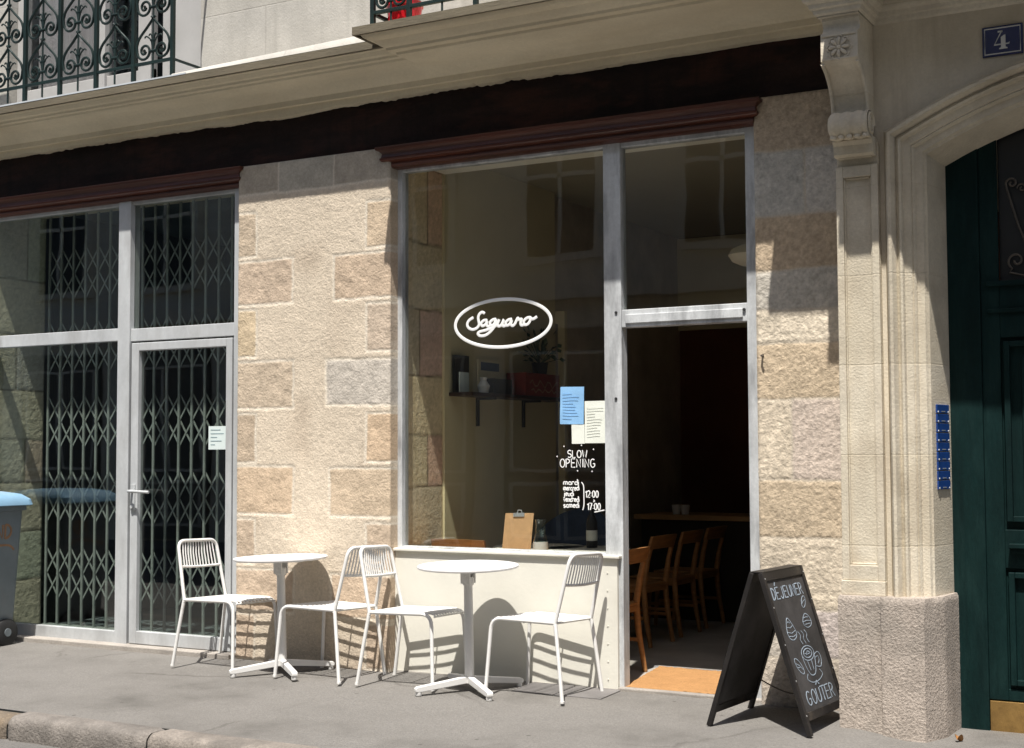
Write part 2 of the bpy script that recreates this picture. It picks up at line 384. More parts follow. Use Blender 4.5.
# ------------------------------------------------------------------ setting: ground
def zg(x, y):
    z = .03*(y-6.9)
    t = min(1, max(0, (x+2.05)/.35)); t = t*t*(3-2*t)
    return z - .040*t
pv = MB()
xs = [-16 + .25*i for i in range(0, 100)]; ys = [5.70 + .13*j for j in range(0, 17)]
def pvp(i, j):
    x, y = xs[i], ys[j]
    return (x, y, zg(x, y) + .004*nz(Vector((x*1.3, y*1.3, 0))))
pv.grid(len(xs), len(ys), pvp)
setp(build('pavement', pv, M['pave'], smooth=40), kind='structure')
rd = MB(); rd.add([(-40,-1.2,-.16),(30,-1.2,-.16),(30,5.6,-.165),(-40,5.6,-.165)], [(0,1,2,3)])
setp(build('road', rd, M['road']), kind='structure')
fp = MB(); fp.box(-40,30,-2.6,-1.2,-.4,-.04)
setp(build('pavement', fp, M['pave']), kind='structure')
kb = MB()
edges = [-16+1.05*i for i in range(0, 24)]; off = -6.37 - edges[9]
for e in edges:
    x0 = e+off+.006; x1 = e+off+1.05-.006
    tone = random.uniform(.8, 1.12); col = (tone, tone*random.uniform(.94,1), tone*random.uniform(.86,.98))
    if x1 < -6.2 and x1 > -7: col = (1.0,.84,.66); 
    dz = random.uniform(-.008,.008); dy = random.uniform(-.01,.01)
    if x1 < -6.2 and x1 > -7: dz = -.012
    nx = 30; prof = [(5.71,-.10),(5.705,0),(5.66,.004),(5.60,.002),(5.565,-.006),(5.548,-.025),(5.542,-.06),(5.54,-.12),(5.54,-.16)]
    def kp(i, j):
        x = x0 + (x1-x0)*i/(nx-1); y, z = prof[j]
        ef = min(1, (min(x-x0, x1-x))/.03)
        v = Vector((x*14, y*14, z*14)); d = .010*nz(v)+.005*nz(v*2.7)
        yy = y + dy + (d if j >= 3 else 0) + (.02*(1-ef) if j >= 4 else 0)
        zz = z - .036 + dz + (d*.6 if 1 < j < 6 else 0) - .012*(1-ef)
        k = 1 + .2*nz(v*.5)
        return ((x, yy, zz), (col[0]*k, col[1]*k, col[2]*k))
    kb.grid(nx, len(prof), kp)
setp(build('kerb', kb, M['kerb'], smooth=60), kind='structure')

# ------------------------------------------------------------------ the building
B = empty('stone_building', (-4.4, 7.6, 0), 'old pale stone building with cafe front, shuttered shop and arched green door', 'building')
def field(o, u, v, n, w, h, res, fn, skirt=.35):
    """a dressed stone face: displaced grid with a returned edge"""
    o, u, v, n = map(Vector, (o, u, v, n)); nu = int(w/res)+1; nv = int(h/res)+1
    mb = MB()
    def p(i, j):
        a = w*i/(nu-1); b = h*j/(nv-1); d, c = fn(a, b)
        e = min(a, w-a, b, h-b); d -= .012*max(0, 1-e/.012)
        return (o + u*a + v*b + n*d, c)
    mb.grid(nu, nv, p)
    def edge(idx):
        base = [Vector(mb.v[k]) for k in idx]; cs = [mb.c[k] for k in idx]
        n0 = len(mb.v)
        for q, c in zip(base, cs): mb.v.append(tuple(q)); mb.c.append(c)
        for q, c in zip(base, cs):
            mb.v.append(tuple(q - n*skirt)); mb.c.append(c)
        m = len(idx)
        for k in range(m-1): mb.f.append((n0+k, n0+k+1, n0+m+k+1, n0+m+k))
    edge([j*nu for j in range(nv)]); edge([j*nu+nu-1 for j in range(nv)]); edge([(nv-1)*nu+i for i in range(nu)])
    return mb
def lerp3(a, b, t): return tuple(x+(y-x)*t for x, y in zip(a, b))
def rectd(a, b, r):
    # signed distance inside a rectangle (positive inside)
    return min(a-r[0], r[1]-a, b-r[2], r[3]-b)
RENDER = (.64,.548,.43); MORT = (.70,.63,.52)
rows = [(2.80,3.10,0),(2.46,2.76,1),(2.10,2.42,0),(1.74,2.06,1),(1.37,1.70,0),(1.02,1.34,1),(.68,.98,0),(.36,.64,1),(.03,.33,0)]
rects = [((0,.36,3.235,3.45),(.40,.35,.28),.15),((.36,.83,3.225,3.45),(.42,.385,.32),.15),((.83,1.30,3.23,3.45),(.40,.355,.29),.15)]
LC = [(.48,.39,.29),(.485,.385,.29),(.51,.41,.28),(.47,.385,.29),(.43,.345,.255),(.51,.395,.28),(.47,.375,.28),(.48,.38,.285),(.46,.365,.275)]
RC = [(.515,.41,.295),(.485,.38,.28),(.465,.38,.295),(.48,.435,.375),(.515,.39,.27),(.50,.40,.29),(.47,.375,.28),(.49,.385,.285),(.46,.365,.275)]
for k, (z0, z1, wide) in enumerate(rows):
    rects.append(((0,.17 if not wide else .48+.03*math.sin(k*3), z0, z1), LC[k], 1))
    rects.append(((1.30-(.20 if not wide else .50+.04*math.sin(k*5)), 1.30, z0-.01*math.cos(k), z1-.01), RC[k], 1))
def pier_fn(a, b):
    q = Vector((a+3.3, b, 1.7)); wob = .008*nz(q*6)+.005*nz(q*17)
    best = -9; bc = None; rough = 1
    for r, c, rg in rects:
        d = rectd(a+wob, b+.7*wob, r)
        if d > best: best, bc, rough = d, c, rg
    g = nz(q*42)+.6*nz(q*85)
    low = nz(q*1.6); mid = nz(q*7)
    if best > 0:
        t = min(1, best/.010)
        d = .002 + .0035*t + rough*(.0032*nz(q*16)+.0022*nz(q*55))
        k = 1+.16*nz(q*9)+.10*nz(q*30)+.07*low
        c = lerp3(MORT, tuple(x*k*1.12 for x in bc), t)
    elif best > -.014:
        t = -best/.014
        d = .003 + .002*t + .0012*g
        c = lerp3(MORT, RENDER, t*.6)
    else:
        d = .0065 + .0016*g + .0012*mid
        k = 1+.05*g+.07*low+.05*mid
        c = tuple(x*k for x in RENDER)
        # a hairline repair and scuffs low on the render
        st = max(0, nz(q*3.1)-.22)*1.2; c = lerp3(c, (.45,.36,.27), min(.6, st))
    if b < .5: c = lerp3(c, (.42,.35,.27), (.5-b)*.7*(.5+.5*nz(q*5)))
    return d, c
pm = field((-6.43,7.56,0), (1,0,0), (0,0,1), (0,-1,0), 1.285, 3.44, .008, pier_fn, .5)
build('stone_pier', pm, M['stone_rough'], B, smooth=80, fixn=False)

def qfn_make(W, rowsq, seed, rough=.011, mort=.012, split=None, base=None, mj=(.56,.49,.39)):
    cols = base; rnd = random.Random(seed)
    cells = []
    for k, (z0, z1) in enumerate(rowsq):
        c = cols[k % len(cols)]
        sp = split[k % len(split)] if split else None
        if sp: cells += [((0,sp,z0,z1),c),((sp,W,z0,z1),tuple(x*rnd.uniform(.88,1.1) for x in c))]
        else: cells.append(((0,W,z0,z1),c))
    def fn(a, b):
        q = Vector((a+seed, b, seed*.7)); wob = .010*nz(q*6)+.004*nz(q*19)
        best = -9; bc = (.4,.35,.3)
        for r, c in cells:
            e = 9
            if r[0] > 0: e = min(e, a+wob-r[0])
            if r[1] < W: e = min(e, r[1]-a-wob)
            e = min(e, b+wob-r[2], r[3]-b-wob)
            if e > best: best, bc = e, c
        t = min(1, max(0, best/.016))
        pit = nz(q*33)
        d = t*min(.0035, rough*.8) + rough*(.6+.4*t)*(.25*nz(q*12)+.55*nz(q*30)+.75*nz(q*60))
        k = 1+.12*nz(q*6)+.20*pit+.22*nz(q*60)+.1*nz(q*2)
        c = lerp3(mj, tuple(x*k*1.1 for x in bc), min(1, t*1.4))
        return d, c
    return fn
qrows = [(0,.29),(.29,.56),(.56,.95),(.95,1.27),(1.27,1.72),(1.72,2.04),(2.04,2.22),(2.22,2.45),(2.45,2.76),(2.76,3.13),(3.13,3.46)]
qcols = [(.46,.40,.33),(.50,.45,.385),(.58,.50,.39),(.50,.405,.29),(.575,.495,.385),(.51,.41,.29),(.59,.515,.405),(.47,.435,.375),(.45,.355,.25),(.46,.44,.395),(.44,.355,.26)]
qs = [None,.28,None,None,.2,None,None,None,None,.30,None]
qm = field((-2.66,7.585,0), (1,0,0), (0,0,1), (0,-1,0), .59, 3.45, .008, qfn_make(.59, qrows, 4, .0042, split=qs, base=qcols), .5)
build('quoin_stones', qm, M['stone_rough'], B, smooth=80, fixn=False)
# return of the pier, seen through the cafe window
ir = [(0,.42),(.42,.81),(.81,1.20),(1.20,1.55),(1.55,1.95),(1.95,2.4),(2.4,2.85),(2.85,3.42)]
im = field((-5.138,7.70,0), (0,1,0), (0,0,1), (1,0,0), .50, 3.42, .014, qfn_make(.50, ir, 9, .0025, split=[None,.2,None,.3], mj=(.22,.18,.12), base=[(.68,.57,.38),(.74,.61,.40),(.63,.54,.39)]), .1)
build('reveal_stones', im, M['stone_reveal'], B, smooth=80, fixn=False)
jm = field((-9.02,7.70,0), (0,1,0), (0,0,1), (1,0,0), .50, 3.42, .014, qfn_make(.50, ir, 13, .0035, split=[None,.2,None,.3], mj=(.24,.21,.16), base=[(.68,.61,.47),(.62,.57,.45)]), .1)
build('reveal_stones', jm, M['stone_reveal'], B, smooth=80, fixn=False)

# hidden masonry: linings, party walls, slabs (closes the rooms)
w = MB()
w.box(-6.41,-5.19,7.66,12.9,0,3.78); w.box(-12,-9.06,7.62,12.9,0,3.78)
w.box(-2.61,-2.1,7.66,8.2,0,3.78)
w.box(-12,1.6,7.72,8.2,3.385,3.80)
build('inner_masonry', w, M['lime'], B)
# cafe interior shell
c = MB(); c.box(-5.17,-5.12,8.2,9.85,.02,3.5); c.box(-5.17,-5.12,8.19,8.2,.02,3.385)
build('cafe_wall', c, M['wallin'], B)
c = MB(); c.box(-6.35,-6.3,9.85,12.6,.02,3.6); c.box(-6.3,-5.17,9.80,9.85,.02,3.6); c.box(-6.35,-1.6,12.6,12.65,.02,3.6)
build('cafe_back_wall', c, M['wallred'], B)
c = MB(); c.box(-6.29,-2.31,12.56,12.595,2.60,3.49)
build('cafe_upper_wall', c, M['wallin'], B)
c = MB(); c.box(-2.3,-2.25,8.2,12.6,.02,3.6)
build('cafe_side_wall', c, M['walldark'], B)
c = MB(); c.box(-6.35,-1.6,8.2,12.7,3.5,3.6)
build('cafe_ceiling', c, M['ceil'], B)
c = MB(); c.box(-5.12,-2.66,7.72,8.2,3.365,3.384)
build('opening_soffit', c, M['soffit'], B)
c = MB(); c.box(-6.35,-1.6,7.62,12.7,-.2,.028)
setp(build('floor', c, M['floorin']), kind='structure')
# shuttered shop shell
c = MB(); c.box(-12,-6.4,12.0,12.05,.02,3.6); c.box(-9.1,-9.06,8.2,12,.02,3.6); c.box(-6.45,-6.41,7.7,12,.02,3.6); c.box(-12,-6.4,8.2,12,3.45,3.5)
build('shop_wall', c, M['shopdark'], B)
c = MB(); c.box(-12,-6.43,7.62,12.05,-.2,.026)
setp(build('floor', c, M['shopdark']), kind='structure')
# thresholds
for q in ((-9.5,-6.44,7.50,7.68,-.1,.052),(-3.55,-2.66,7.60,7.655,-.1,.040)):
    c = MB(); c.box(*q); build('door_threshold', c, M['slab'], B, bev=.006)

# beam
bm_ = MB()
nxb = 240
def bp(i, j):
    x = -12 + (-2.10+12)*i/(nxb-1); z = 3.43 + .40*j/17; q = Vector((x*1.2, z*9, 2))
    return (x, 7.605 + .010*nz(q) + .005*nz(q*3.1), z)
bm_.grid(nxb, 18, bp); bm_.box(-12,-2.1,7.63,7.75,3.43,3.83)
build('lintel_beam', bm_, M['beam'], B, smooth=60)
# torn plaster edge under the frieze
pl = MB(); n = 520; up = []; 
for i in range(n):
    x = -12 + 9.88*i/(n-1); q = Vector((x*2.3, 0, 5))
    env = max(.15, min(1, .5+1.6*nz(Vector((x*.55, 7, 2))))); d = .038 + .010*nz(q*.6) + env*(.016*round(2.4*nz(q*2.3)+.7*nz(q*7))/2 + .007*nz(q*13) + .004*nz(q*36))
    d += .03*max(0, nz(Vector((x*.9+4, 3, 1))))
    up.append((x, max(.012, d)))
for yy in (7.535, 7.60):
    for x, d in up: pl.v.append((x, yy, 3.80-d)); pl.c.append((1,1,1))
    for x, d in up: pl.v.append((x, yy, 3.803)); pl.c.append((1,1,1))
for i in range(n-1):
    pl.f += [(i, i+1, n+i+1, n+i), (2*n+i, 2*n+i+1, i+1, i)]
build('torn_plaster_edge', pl, M['cornice'], B, fixn=False)

# cornice, frieze and balcony
XY = lambda x, y, h: (x, y, h)
cp = [(-.10,3.80),(0,3.80),(0,3.835),(.035,3.865),(.045,3.872),(.06,3.89),(.085,3.905),(.12,3.913),(.17,3.917),(.18,3.922),(.185,3.935),(.21,3.940),(.215,3.955),(.235,3.962),(.255,3.985),(.27,3.990),(.272,4.0),(.28,4.002),(.28,4.045),(-.2,4.055),(-.2,3.80)]
lp = MB(); lp.sweep([(.279,3.99),(.302,3.99),(.302,4.040),(.279,4.040)], [(-12,7.5),(-4.6,7.5)], XY); build('cornice_lip', lp, M['lip'], B)
cm = MB(); cm.sweep(cp, [(-12,7.5),(-2.12,7.5)], XY)
build('cornice', cm, M['cornice'], B, smooth=28)
fl = MB(); fl.sweep([(.304,4.041),(.304,4.052),(.0,4.060),(-.22,4.064),(-.22,4.056),(.28,4.046)], [(-12,7.5),(-6.6,7.5)], XY)
build('zinc_flashing', fl, M['zinc'], B)
bp0 = [(-.2,3.84),(.03,3.852),(.05,3.868),(.10,3.885),(.34,3.90),(.355,3.905),(.36,3.918),(.405,3.922),(.41,3.935),(.44,3.945),(.46,3.962),(.465,3.967),(.495,3.97),(.52,3.985),(.53,4.0),(.545,4.004),(.548,4.012),(.548,4.045),(-.2,4.06),(-.2,3.84)]
bp_ = [(d*.93 if d > .06 else d, z+.02*min(1,max(0,(z-3.88)/.08))) for d, z in bp0]
lp = MB(); lp.sweep([(.509,4.012),(.530,4.012),(.530,4.064),(.509,4.064)], [(-4.50,7.75),(-4.50,7.5),(-2.12,7.5)], XY); build('balcony_lip', lp, M['lip'], B)
bal = MB(); bal.sweep(bp_, [(-4.50,7.75),(-4.50,7.5),(-2.12,7.5)], XY)
wf = MB(); n_ = 24; vs = []
for i in range(n_):
    x = -6.75 + 1.95*i/(n_-1); h = .055+.085*i/(n_-1)
    vs += [(x,7.205,4.045),(x,7.23,4.045+h*.45),(x,7.40,4.045+h*.9),(x,7.75,4.05+h)]
wf.add(vs, [(4*i+k,4*i+4+k,4*i+5+k,4*i+1+k) for i in range(n_-1) for k in range(3)])
build('weathering_slope', wf, M['ashlar'], B, smooth=60)
bal.box(-2.375,-2.0,6.805,7.45,3.985,4.07); bal.box(-2.0,-1.90,6.66,7.45,4.02,4.10); bal.box(-1.90,1.6,6.58,7.6,4.05,4.16)  # unseen stepped blocks, shaped to cast shade on quoin, corbel and portal
build('balcony', bal, M['cornice'], B, smooth=28)

# upper wall with a french window
uw = MB()
def wallx(mb, x0, x1, z0, z1, y0=7.72, y1=8.1): mb.box(x0, x1, y0, y1, z0, z1)
wallx(uw, -6.93, 1.6, 4.0, 6.4); wallx(uw, -12, -8.95, 4.0, 6.4)
build('upper_wall', uw, M['ashlar'], B)
uf = MB()
uf.box(-8.95,-8.87,7.80,7.88,4.05,6.4); uf.box(-7.38,-6.93,7.80,7.88,4.05,6.4); uf.box(-8.87,-7.49,7.80,7.88,4.05,4.14)
uf.box(-8.03,-7.97,7.79,7.87,4.14,6.4); uf.box(-8.87,-7.49,7.82,7.86,4.14,4.36); uf.box(-7.62,-7.49,7.79,7.87,4.14,6.4); uf.box(-7.30,-7.27,7.78,7.80,4.05,6.4)
upf = build('french_window_frame', uf, M['winwhite'], B, bev=.006)
g = MB(); g.box(-8.87,-7.62,7.835,7.842,4.36,6.4)
sub('glass_pane', g, M['glassd'], upf)
cu = MB()
def cup(i, j):
    x = -8.86 + .86*i/119
    return (x, 7.93 + .022*math.sin(x*46) + .008*math.sin(x*101), 4.1 + 2.3*j/5)
cu.grid(120, 6, cup)
sub('curtain', cu, M['curtain'], upf, smooth=60)
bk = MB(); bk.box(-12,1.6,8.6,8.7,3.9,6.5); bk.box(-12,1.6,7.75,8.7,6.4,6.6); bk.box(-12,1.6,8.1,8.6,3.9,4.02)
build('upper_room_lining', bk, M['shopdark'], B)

# mouldings over the two shopfronts
mp = [(-.15,0),(.0,0),(.02,.006),(.03,.022),(.025,.04),(.055,.046),(.07,.055),(.072,.068),(.06,.075),(.055,.10),(.075,.118),(.10,.126),(.105,.14),(.10,.147),(-.15,.150)]
def lint(x0, x1, z):
    mb = MB(); mb.sweep([(d*.72 if d > 0 else d, z+h*.93) for d, h in mp], [(x0,7.70),(x0,7.59),(x1,7.59),(x1,7.70)], XY); return mb
build('lintel_moulding', lint(-12,-6.455,3.300), M['mould'], B, smooth=30)
build('lintel_moulding', lint(-5.165,-2.675,3.302), M['mould'], B, smooth=30)

# ---- shuttered shopfront (frame face at 7.60)
f = MB(); y0, y1 = 7.605, 7.675
f.box(-7.60,-7.482,y0-.012,y1+.02,.045,3.34)          # mullion
f.box(-6.50,-6.44,y0,y1,.045,3.34)                    # jamb beside the pier
f.box(-11,-7.60,y0+.004,y1,2.268,2.362); f.box(-7.482,-6.50,y0+.004,y1,2.258,2.352)
f.box(-11,-7.60,y0+.006,y1,3.275,3.34); f.box(-7.482,-6.50,y0+.006,y1,3.275,3.34)
f.box(-11,-7.60,y0+.002,y1,.045,.135)
sf = build('shop_window_frame', f, M['alu_new'], B, bev=.004)
g = MB()
for a in ((-11,-7.60,.135,2.268),(-11,-7.60,2.362,3.275),(-7.482,-6.50,2.352,3.275)):
    p = MB(); p.box(a[0], a[1], 7.640, 7.646, a[2], a[3]); sub('glass_pane', p, M['glassg'], sf)
d = MB(); y0, y1 = 7.600, 7.66
d.box(-7.465,-7.395,y0,y1,.055,2.245); d.box(-6.565,-6.51,y0,y1,.055,2.245); d.box(-7.395,-6.565,y0,y1,2.185,2.245); d.box(-7.395,-6.565,y0,y1,.055,.148)
sd = build('shop_door', d, M['alu_new'], B, bev=.005)
p = MB(); p.box(-7.395,-6.565,7.634,7.640,.148,2.185); sub('glass_pane', p, M['glassg'], sd)
h = MB(); h.box(-7.45,-7.41,7.588,7.60,1.02,1.21); h.tube([(-7.43,7.60,1.16),(-7.43,7.545,1.16),(-7.40,7.535,1.16),(-7.22,7.535,1.155)], .011, 10)
h.tube([(-7.43,7.59,1.045),(-7.43,7.575,1.045)], .013, 12)
sub('door_handle', h, M['alu_new'], sd, smooth=40, bev=.002)

# ---- cafe shopfront (frame face at 7.65)
f = MB(); y0, y1 = 7.65, 7.73
f.box(-5.152,-5.112,y0,y1,.81,3.365); f.box(-3.642,-3.527,y0-.004,y1,.03,3.365); f.box(-2.735,-2.655,y0-.002,y1,.03,3.365)
f.box(-5.112,-3.642,y0+.004,y1,3.285,3.365); f.box(-3.527,-2.735,y0+.004,y1,3.275,3.365)
f.box(-3.527,-2.735,y0+.002,y1,2.178,2.285); f.box(-3.50,-2.76,y0-.008,y0+.004,2.20,2.255)
f.box(-5.112,-3.642,y0+.002,y1,.80,.826)
cf = build('cafe_window_frame', f, M['alu_old'], B, bev=.004)
for a in ((-5.112,-3.642,.826,3.285),(-3.527,-2.735,2.285,3.275)):
    p = MB(); p.box(a[0], a[1], 7.690, 7.696, a[2], a[3]); sub('glass_pane', p, M['glassw'], cf)
for x, z in ((-3.56,2.27),(-2.75,2.245),(-3.565,1.75)):
    h = MB(); h.tube([(x,7.648,z),(x,7.640,z)], .009, 10); sub('frame_screw', h, M['dark'], cf, smooth=40)
p = MB(); p.box(-5.148,-3.556,7.622,7.72,.0,.795)
pn = build('base_panel', p, M['panel'], B, bev=.003)
p = MB(); p.box(-5.15,-3.535,7.600,7.735,.795,.815)
sub('sill', p, M['panel'], pn, bev=.005)
for k in range(7):
    p = MB(); p.tube([(-3.62,7.623,.08+.105*k),(-3.62,7.618,.08+.105*k)], .0042, 8); sub('panel_screw', p, M['panel'], pn, smooth=40)
ws = MB(); ws.box(-5.10,-3.64,7.735,7.98,.765,.79)
build('window_ledge', ws, M['woodpale'], B, bev=.004)
# oval sign on the glass
YV = 7.687; NV = Vector((0,-1,0))
def to_sign(cx, cy):      # drawing units of the sign
    x = cx/5.689-62; y = cy/5.689-23.4
    X = -4.374 + x*.00728; Z = 2.249 - y*.00635 - x*.00036
    return Vector((X, YV, Z))
lt = MB()
lt.tube([(-4.374+.349*math.cos(a), YV, 2.249+.152*math.sin(a)) for a in [2*PI*k/64 for k in range(64)]], .0108, 8, closed=True, flat=(NV,.15))
SG = [[(252,78),(238,70),(222,80),(214,100),(217,122),(219,142),(205,162),(180,170),(158,160),(150,140),(160,118),(186,100)],
      [(266,116),(246,118),(231,134),(238,150),(256,140),(268,118),(262,140),(270,152),(284,146)],
      [(318,110),(298,114),(282,130),(288,146),(304,140),(318,112),(308,150),(286,180),(256,202),(226,206),(212,194),(224,182),(262,172),(312,150),(330,130)],
      [(336,112),(326,136),(330,150),(346,144),(362,112),(354,138),(360,150),(374,144)],
      [(408,110),(388,114),(372,130),(378,146),(394,138),(408,112),(402,136),(410,148),(424,138)],
      [(424,138),(440,104),(446,114),(462,110),(456,130),(460,144),(472,142)],
      [(508,100),(488,106),(474,124),(480,142),(498,136),(510,116),(508,100),(524,110),(548,96)]]
strokes(lt, [smoothline(s, 5) for s in SG], to_sign, NV, .0092, .15, 8)
sub('cafe_sign', lt, M['vinyl'], cf, smooth=60)
hr = MB()
def to_g(x, z): return Vector((x, YV, z))
for nm, tx, q in (('slow_lettering','SLOW',(-3.915,1.398,.044,1.05,.05)),('opening_lettering','OPENING',(-3.967,1.340,.051,1.02,.06))):
    lw = MB(); strokes(lw, word(tx, *q), to_g, NV, .0033, .3); sub(nm, lw, M['vinyl'], cf, smooth=60)
sts = []
for x, z in ((-3.94,1.465),(-3.82,1.471),(-3.738,1.446),(-3.988,1.403),(-3.848,1.315),(-3.749,1.312)):
    hr = MB(); strokes(hr, [[(x-.003,z),(x+.003,z+.002)]], to_g, NV, .0042, .3); sub('star_dot', hr, M['vinyl'], cf, smooth=60)
hr = MB(); sts = []
for k, wd in enumerate(('mardi','mercredi','jeudi','vendredi','samedi')):
    wl_ = sum(ADV.get(ch,.5) for ch in wd); sts += word(wd, -3.945, (1.232,1.197,1.163,1.128,1.092)[k], .034, (.112 if k != 2 else .075)/(wl_*.034), .03)
sts.append(smoothline([(-3.822,1.247),(-3.808,1.225),(-3.806,1.165),(-3.806,1.11),(-3.814,1.078)], 4))
sts += word('12:00', -3.795, 1.155, .040, .82) + word('>', -3.742, 1.124, .024, 1) + word('17:00', -3.782, 1.080, .040, .82)
sts.append([(-3.735,1.066),(-3.668,1.080)])
strokes(hr, sts, to_g, NV, .0033, .3)
sub('opening_hours', hr, M['vinyl'], cf, smooth=60)

# ---- pilaster, plinth, corbel, portal
p = MB()
p.box(-2.09,-1.868,7.275,7.70,.68,3.05)
for a in ((-2.09,-2.052,.76,2.93),(-1.905,-1.868,.76,2.93),(-2.052,-1.905,.76,.84),(-2.052,-1.905,2.87,2.93)): p.box(a[0],a[1],7.25,7.277,a[2],a[3])
for a in ((-2.052,-2.044,.84,2.87),(-1.913,-1.905,.84,2.87)): p.box(a[0],a[1],7.262,7.277,a[2],a[3])
p.box(-2.042,-1.915,7.262,7.277,.84,.850); p.box(-2.042,-1.915,7.262,7.277,2.860,2.87)
p.box(-2.094,-1.866,7.238,7.29,.684,.76)
build('pilaster', p, M['lime_carved'], B, bev=.005)
# plinth: plan outline, subdivided and roughened
plan = [(-2.105,7.62),(-2.105,7.205),(-1.885,7.205),(-1.878,7.19),(-1.76,7.185),(-1.75,7.195),(-1.665,7.20),(-1.595,7.36),(-1.575,7.66)]
seg = []
for i in range(len(plan)-1):
    a, b = Vector(plan[i]), Vector(plan[i+1]); m = max(1, int((b-a).length/.016))
    for k in range(m): seg.append(a.lerp(b, k/m))
seg.append(Vector(plan[-1]))
pb = MB(); nz_ = 50
def pp(i, j):
    q = seg[i]; z = -.12 + .805*j/(nz_-1); v = Vector((q.x*18, q.y*18, z*18))
    d = .0016*nz(v)+.0016*nz(v*2.6)+.0016*nz(v*6)
    top = .008*max(0, 1-(.685-z)/.018)
    ch = .03*max(0, nz(Vector((q.x*6, q.y*6, z*3+9)))-.35)
    return (q.x + d*.6 + (top if q.x < -2.09 else 0) - (top if q.x > -1.63 else 0), q.y + d + top + ch, z)
pb.grid(len(seg), nz_, pp)
k0 = len(pb.v); top = [pb.v[(nz_-1)*len(seg)+i] for i in range(len(seg))]
for t in top: pb.v.append(t); pb.c.append((1,1,1))
pb.f.append(tuple(k0+i for i in range(len(seg))))
build('plinth', pb, M['granite'], B, smooth=60)

# portal: inner opening edge path in the XZ plane, offsets grow outwards
XC = -.45; XI = -1.60; RA = 2.5; ZC = .73
def opening(off):
    zs = ZC + math.sqrt((RA)**2 - (XC-XI)**2)
    pts = [(XI, .684), (XI, zs)]
    a0 = math.atan2(zs-ZC, XI-XC); a1 = PI - a0
    for k in range(1, 25):
        a = a0 + (a1-a0)*k/24; pts.append((XC+RA*math.cos(a), ZC+RA*math.sin(a)))
    pts.append((2*XC-XI, .684)); return pts
path = opening(0)
mo = [(0,7.64),(.0,7.60),(.042,7.365),(.052,7.360),(.060,7.345),(.095,7.342),(.100,7.325),(.106,7.318),(.112,7.322),(.118,7.312),(.150,7.305),(.156,7.280),(.166,7.272),(.176,7.285),(.184,7.290),(.190,7.268),(.200,7.240),(.214,7.236),(.226,7.250),(.232,7.275),(.245,7.30),(.245,7.70)]
am = MB()
# sweep() offsets to the right of travel; going up the left jamb that is +x, so mirror the sign
am.sweep([(-u, y) for u, y in mo], path, lambda x, z, y: (x, y, z), caps=False)
build('arch_moulding', am, M['lime_carved'], B, smooth=32)
sp = MB()
outer = []
P_ = [Vector(q) for q in path]
for i in range(1, len(P_)-1):
    d0 = (P_[i]-P_[i-1]).normalized(); d1 = (P_[i+1]-P_[i]).normalized(); nn = Vector((d0.y,-d0.x))+Vector((d1.y,-d1.x)); nn /= nn.dot(Vector((d0.y,-d0.x)))
    outer.append(P_[i]-nn*.243)
vs = [(q.x, 7.30, q.y) for q in outer] + [(q.x, 7.30, 3.70) for q in outer]; n = len(outer)
sp.add(vs, [(i, i+1, n+i+1, n+i) for i in range(n-1)])
x0 = outer[0].x; x1 = outer[-1].x
sp.add([(-1.90,7.30,.66),(x0,7.30,.66),(x0,7.30,3.70),(-1.90,7.30,3.70)], [(0,1,2,3)])
sp.add([(x1,7.30,-.1),(1.6,7.30,-.1),(1.6,7.30,3.70),(x1,7.30,3.70)], [(0,1,2,3)])
sp.box(-1.87,1.6,7.305,7.6,3.40,3.80)
build('portal_wall', sp, M['lime'], B)
p = MB(); p.box(.62,1.6,7.2,7.7,-.12,.684); build('plinth', p, M['granite'], B, bev=.01)
p = MB()
p.sweep([(0,3.675),(.012,3.685),(.016,3.705),(.03,3.712),(.034,3.732),(.055,3.745),(.064,3.765),(.064,3.795),(0,3.80)], [(-2.105,7.60),(-2.105,7.00),(-1.885,7.00),(-1.885,7.30),(1.6,7.30)], XY)
p.box(-2.14,-1.86,6.96,7.6,3.797,4.3); p.box(-1.86,1.6,7.25,7.72,3.797,4.3)
p.box(-2.10,-1.89,7.005,7.4,3.67,3.797)
build('entablature', p, M['lime_carved'], B, smooth=30)
# corbel
cb = MB()
prof = [(7.30,3.59),(7.03,3.59)]
for k in range(7):      # cavetto under the abacus
    a = k/6; prof.append((7.03+.0*a+.02*math.sin(a*PI), 3.575-.055*a))
prof += [(7.005,3.515),(7.0,3.505),(7.0,3.395),(7.012,3.385)]
for k in range(13):
    a = k/12; prof.append((7.02+.17*(math.sin(a*PI/2))**.8, 3.38-.135*a - .05*a*a))
prof += [(7.19,3.17),(7.30,3.17)]
ZS = lambda z: 3.2+(z-3.2)*1.21 if z > 3.2 else z
prof = [(y, ZS(z)) for y, z in prof]
cb.prism(prof, lambda y, z, x: (x, y, z), -2.085, -1.893)
cb.prism([(7.30,3.07),(7.185,3.07),(7.18,3.05),(7.20,3.03),(7.205,2.985),(7.22,2.975),(7.30,2.975)], lambda y, z, x: (x, y, z), -2.085, -1.878)
cb.prism([(7.30,3.70),(7.30,2.97),(7.24,2.97),(7.235,3.1),(7.235,3.32),(7.10,3.52),(7.10,3.68)], lambda y, z, x: (x, y, z), -2.075, -1.898)
